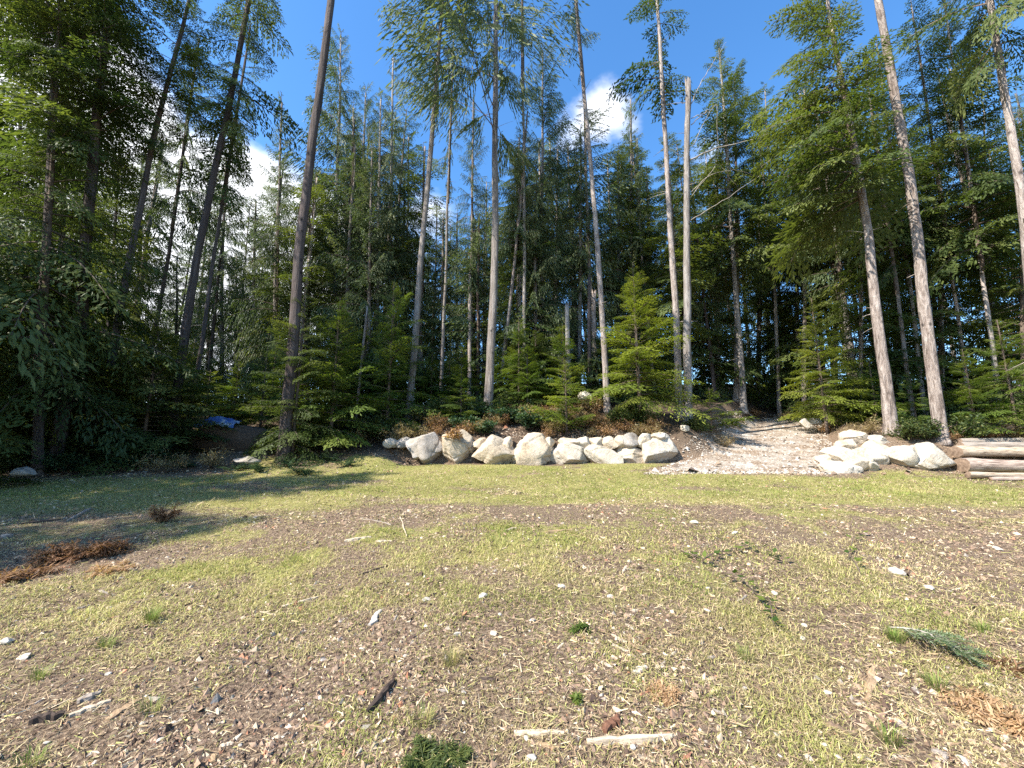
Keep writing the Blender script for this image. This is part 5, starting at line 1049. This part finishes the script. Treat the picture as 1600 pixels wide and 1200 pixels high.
# pebbles: pale stones that stand out singly
def pebble(label, u, v, r, seed, mat, group=None):
    V, F = ICO2; rng = np.random.default_rng(seed); P = V * np.array([1, 0.75 + 0.3 * rng.random(), 0.6]) * r; P = P * (1 + 0.9 * noise3(V, 1.6, seed))[:, None] * np.array([1.25, 1, 0.85])
    for _ in range(5):
        n = rng.standard_normal(3); n /= np.linalg.norm(n); d = P @ n; P -= n * np.maximum(d - d.max() * (0.45 + 0.3 * rng.random()), 0)[:, None]
    o = add('pebble', make_mesh('pebble', P, tris=F, mats=[mat], smooth=False), None, G(u, v) + Vector((0, 0, r * 0.2)), (0, 0, rng.random() * 6)); return tag(o, label, 'stone', group)
M['peb'], nt, b, _ = new_mat('pale_pebble'); nt.links.new(ramp(nt, noise(nt, 30, 4, 0.6, coords(nt)), [(0.3, (0.33, 0.28, 0.22)), (0.7, (0.55, 0.50, 0.43))]), b.inputs['Base Color'])
for i, (u, v, px, lab) in enumerate(((878, 917, 10, 'white pebble high in the centre, above the leafy weed'), (954, 933, 8, 'white pebble right of the one high in the centre'), (755, 932, 12, 'whitish flat pebble left of centre'), (665, 938, 10, 'cream pebble on the dark soil scrape'),
                                (780, 961, 7, 'small white pebble in the centre'), (832, 970, 7, 'small cream pebble right of centre line'), (714, 992, 9, 'pale pebble above the dry tuft'), (770, 990, 11, 'broad pale pebble right of the dry tuft'), (831, 1186, 15, 'large cream and pink pebble at the bottom edge'),
                                (632, 1026, 6, 'round white pebble near the dark stick'), (725, 1098, 7, 'white pebble in the middle of the near litter'), (1148, 834, 11, 'white stone at the foot of the brown litter patch'), (1257, 978, 8, 'white pebble left of the fallen bough'), (1254, 998, 9, 'second white pebble left of the fallen bough'),
                                (1398, 895, 17, 'flat white stone in the bark litter at the right'), (1456, 921, 14, 'white stone touching the pale twig'), (1492, 800, 8, 'white stone up in the lawn at the right'), (1560, 858, 11, 'pale flat stone in the litter near the right edge'), (1085, 818, 12, 'pale flat stone up the slope'),
                                (1295, 1085, 10, 'pale pebble right of centre near the bottom'), (1290, 1165, 11, 'cream pebble in the bottom right cluster'), (1310, 1185, 9, 'grey pebble in the bottom right cluster'), (1265, 1187, 10, 'white pebble in the bottom right cluster'), (1505, 1190, 14, 'white stone on the bottom edge at the right'),
                                (1210, 928, 9, 'white pebble beside the bramble runner'), (1108, 921, 8, 'white pebble left of the bramble runner'), (1105, 955, 8, 'pale pebble in the centre right grass'), (170, 952, 9, 'white pebble in the sunny left grass'), (10, 1003, 16, 'pale stone at the left edge'), (40, 1028, 14, 'pale stone near the left edge'), (1545, 1072, 10, 'white chip-like stone by the corner bracken'), (990, 1168, 10, 'yellowish pebble under the long peeled stick'))):
    p = G(u, v); pebble(lab, u, v, px * 0.5 * (p.y) / F_PX * 1.15, 100 + i, M['peb'])
rp = np.random.default_rng(41)
for i in range(40):
    v = 820 + 375 * rp.random() ** 0.8; u = 20 + 1560 * rp.random(); p = G(u, v)
    BITS.append((pebble('pale pebble half sunk in the litter of the clearing', u, v, 0.010 + 0.009 * rp.random(), 300 + i, M['peb'], 'small pebbles in the litter'), 'small pale pebble'))
for i in range(64):
    v = 800 + 390 * rp.random() ** 0.8; u = 20 + 1560 * rp.random(); a = rp.random() * 3.14; l = 12 + 24 * rp.random() * (v / 1000); ci = rp.integers(5)
    BITS.append((slab('wood_chip', 'stray splinter of wood lying in the litter of the clearing', (u, v), (u + l * math.cos(a), v + 0.45 * l * math.sin(a)), 0.014 + 0.016 * rp.random(), 0.012, [PALE, TAN, BRN, GRY, DRK][ci], 400 + i, 'wood chip', 'stray wood splinters'), ('pale', 'tan', 'brown', 'grey', 'dark')[ci] + ' wood splinter'))

# ------------------------------------------------------------------ labels that single out each repeat by what it stands beside
def project(p):
    d = p[1] * math.cos(PITCH) + (p[2] - CAM_Z) * math.sin(PITCH); return 800 + F_PX * p[0] / d, 600 - F_PX * (-p[1] * math.sin(PITCH) + (p[2] - CAM_Z) * math.cos(PITCH)) / d
ORD = ['nearest', 'second nearest', 'third nearest', 'fourth nearest', 'fifth nearest', 'sixth nearest', 'seventh nearest', 'eighth nearest', 'ninth nearest', 'tenth nearest']
def single_out(items, marks, phrase, two_d=False):
    cells = {}
    for o, desc in items:
        u, v = project(o.location)
        if two_d:
            m = min(marks, key=lambda q: (q[0] - u) ** 2 + ((q[1] - v) * 1.6) ** 2); dx, dy = u - m[0], (v - m[1]) * 1.6
            side = ('right of' if dx > 0 else 'left of') if abs(dx) > abs(dy) else ('below' if dy > 0 else 'above'); key = f'{desc} {side} {m[2]}'; rank = math.hypot(dx, dy)
        else:
            m = min(marks, key=lambda q: abs(q[0] - u)); key = phrase.format(desc=desc, side='right' if u > m[0] else 'left', mark=m[-1]); rank = o.location.y
        cells.setdefault(key, []).append((rank, o))
    for key, l in cells.items():
        l.sort(key=lambda t: t[0])
        for n, (_, o) in enumerate(l): o['label'] = key if len(l) == 1 else key + ', ' + ORD[min(n, 9)]
TRUNKS = [(60, 'the left-edge hemlock'), (125, 'the thick dark trunk'), (205, 'the clump-topped leaning trunk'), (300, 'the trunk with torn bark'), (460, 'the big bare dark trunk'), (607, 'the narrow sunlit sapling'), (655, 'the leaning brown-crowned cedar'), (772, 'the big upswept cedar'), (818, 'the narrow tufted conifer'),
          (887, 'the short sawn-off snag'), (938, 'the slender tufted trunk'), (1000, 'the bright young hemlock'), (1052, 'the ragged-topped trunk'), (1075, 'the tall dead snag'), (1155, 'the track-mouth trunk'), (1213, 'the very thin track trunk'), (1290, 'the bushy track-side hemlock'), (1378, 'the rock-pile trunk'),
          (1452, 'the straight bare pale trunk'), (1545, 'the trunk above the logs'), (1610, 'the right-edge leaning trunk')]
single_out(FAR_LIST, TRUNKS, '{desc} in the forest just {side} of {mark}')
single_out(SAP_LIST, TRUNKS, '{desc} between the trunks just {side} of {mark}')
single_out(BRUSH, [(660, 'the grey wedge boulder'), (712, 'the white-topped boulder'), (769, 'the third boulder'), (831, 'the largest boulder'), (890, 'the slope-topped boulder'), (946, 'the greenish-white boulder'), (994, 'the smooth tan boulder'), (1040, 'the stained end boulder')], '{desc} on the bank above {mark}, towards its {side}')
single_out(SHADE, [(25, 'the pale grey stone'), (105, 'the thick dark trunk'), (190, 'the clump-topped leaning trunk'), (285, 'the trunk with torn bark'), (340, 'the blue tarp'), (450, 'the big bare dark trunk'), (600, 'the smallest wall stones')], '{desc} in shade just {side} of {mark}')
single_out(BITS, [(985, 1157, 'the long peeled stick'), (842, 1145, 'the pale split slab'), (595, 1090, 'the dark weathered stick'), (1361, 1068, 'the tan bark slab'), (1304, 1138, 'the flat brown bark'), (190, 1110, 'the orange-tan slab'), (72, 1125, 'the charred stick end'), (560, 843, 'the litter-ridge slab'),
                  (882, 829, 'the long tan slab'), (470, 940, 'the silvery slab'), (586, 966, 'the white upright chip'), (956, 1133, 'the dark red bark'), (908, 975, 'the leafy weed'), (1482, 922, 'the pale twig'), (1035, 1082, 'the fibrous moss clump'), (690, 1185, 'the feathery seedlings'), (236, 965, 'the fresh green tuft'),
                  (130, 865, 'the rust-brown bracken'), (257, 810, 'the dry bracken stalks'), (1450, 1000, 'the fallen fir bough'), (1150, 870, 'the dark bramble cane'), (1338, 865, 'the climbing bramble shoot'), (985, 1005, 'the chip cluster'), (705, 1030, 'the dry grass tuft'), (1555, 1120, 'the corner bracken'), (1398, 895, 'the flat white stone'), (1148, 834, 'the white slope stone'), (755, 932, 'the whitish flat pebble')], '', True)
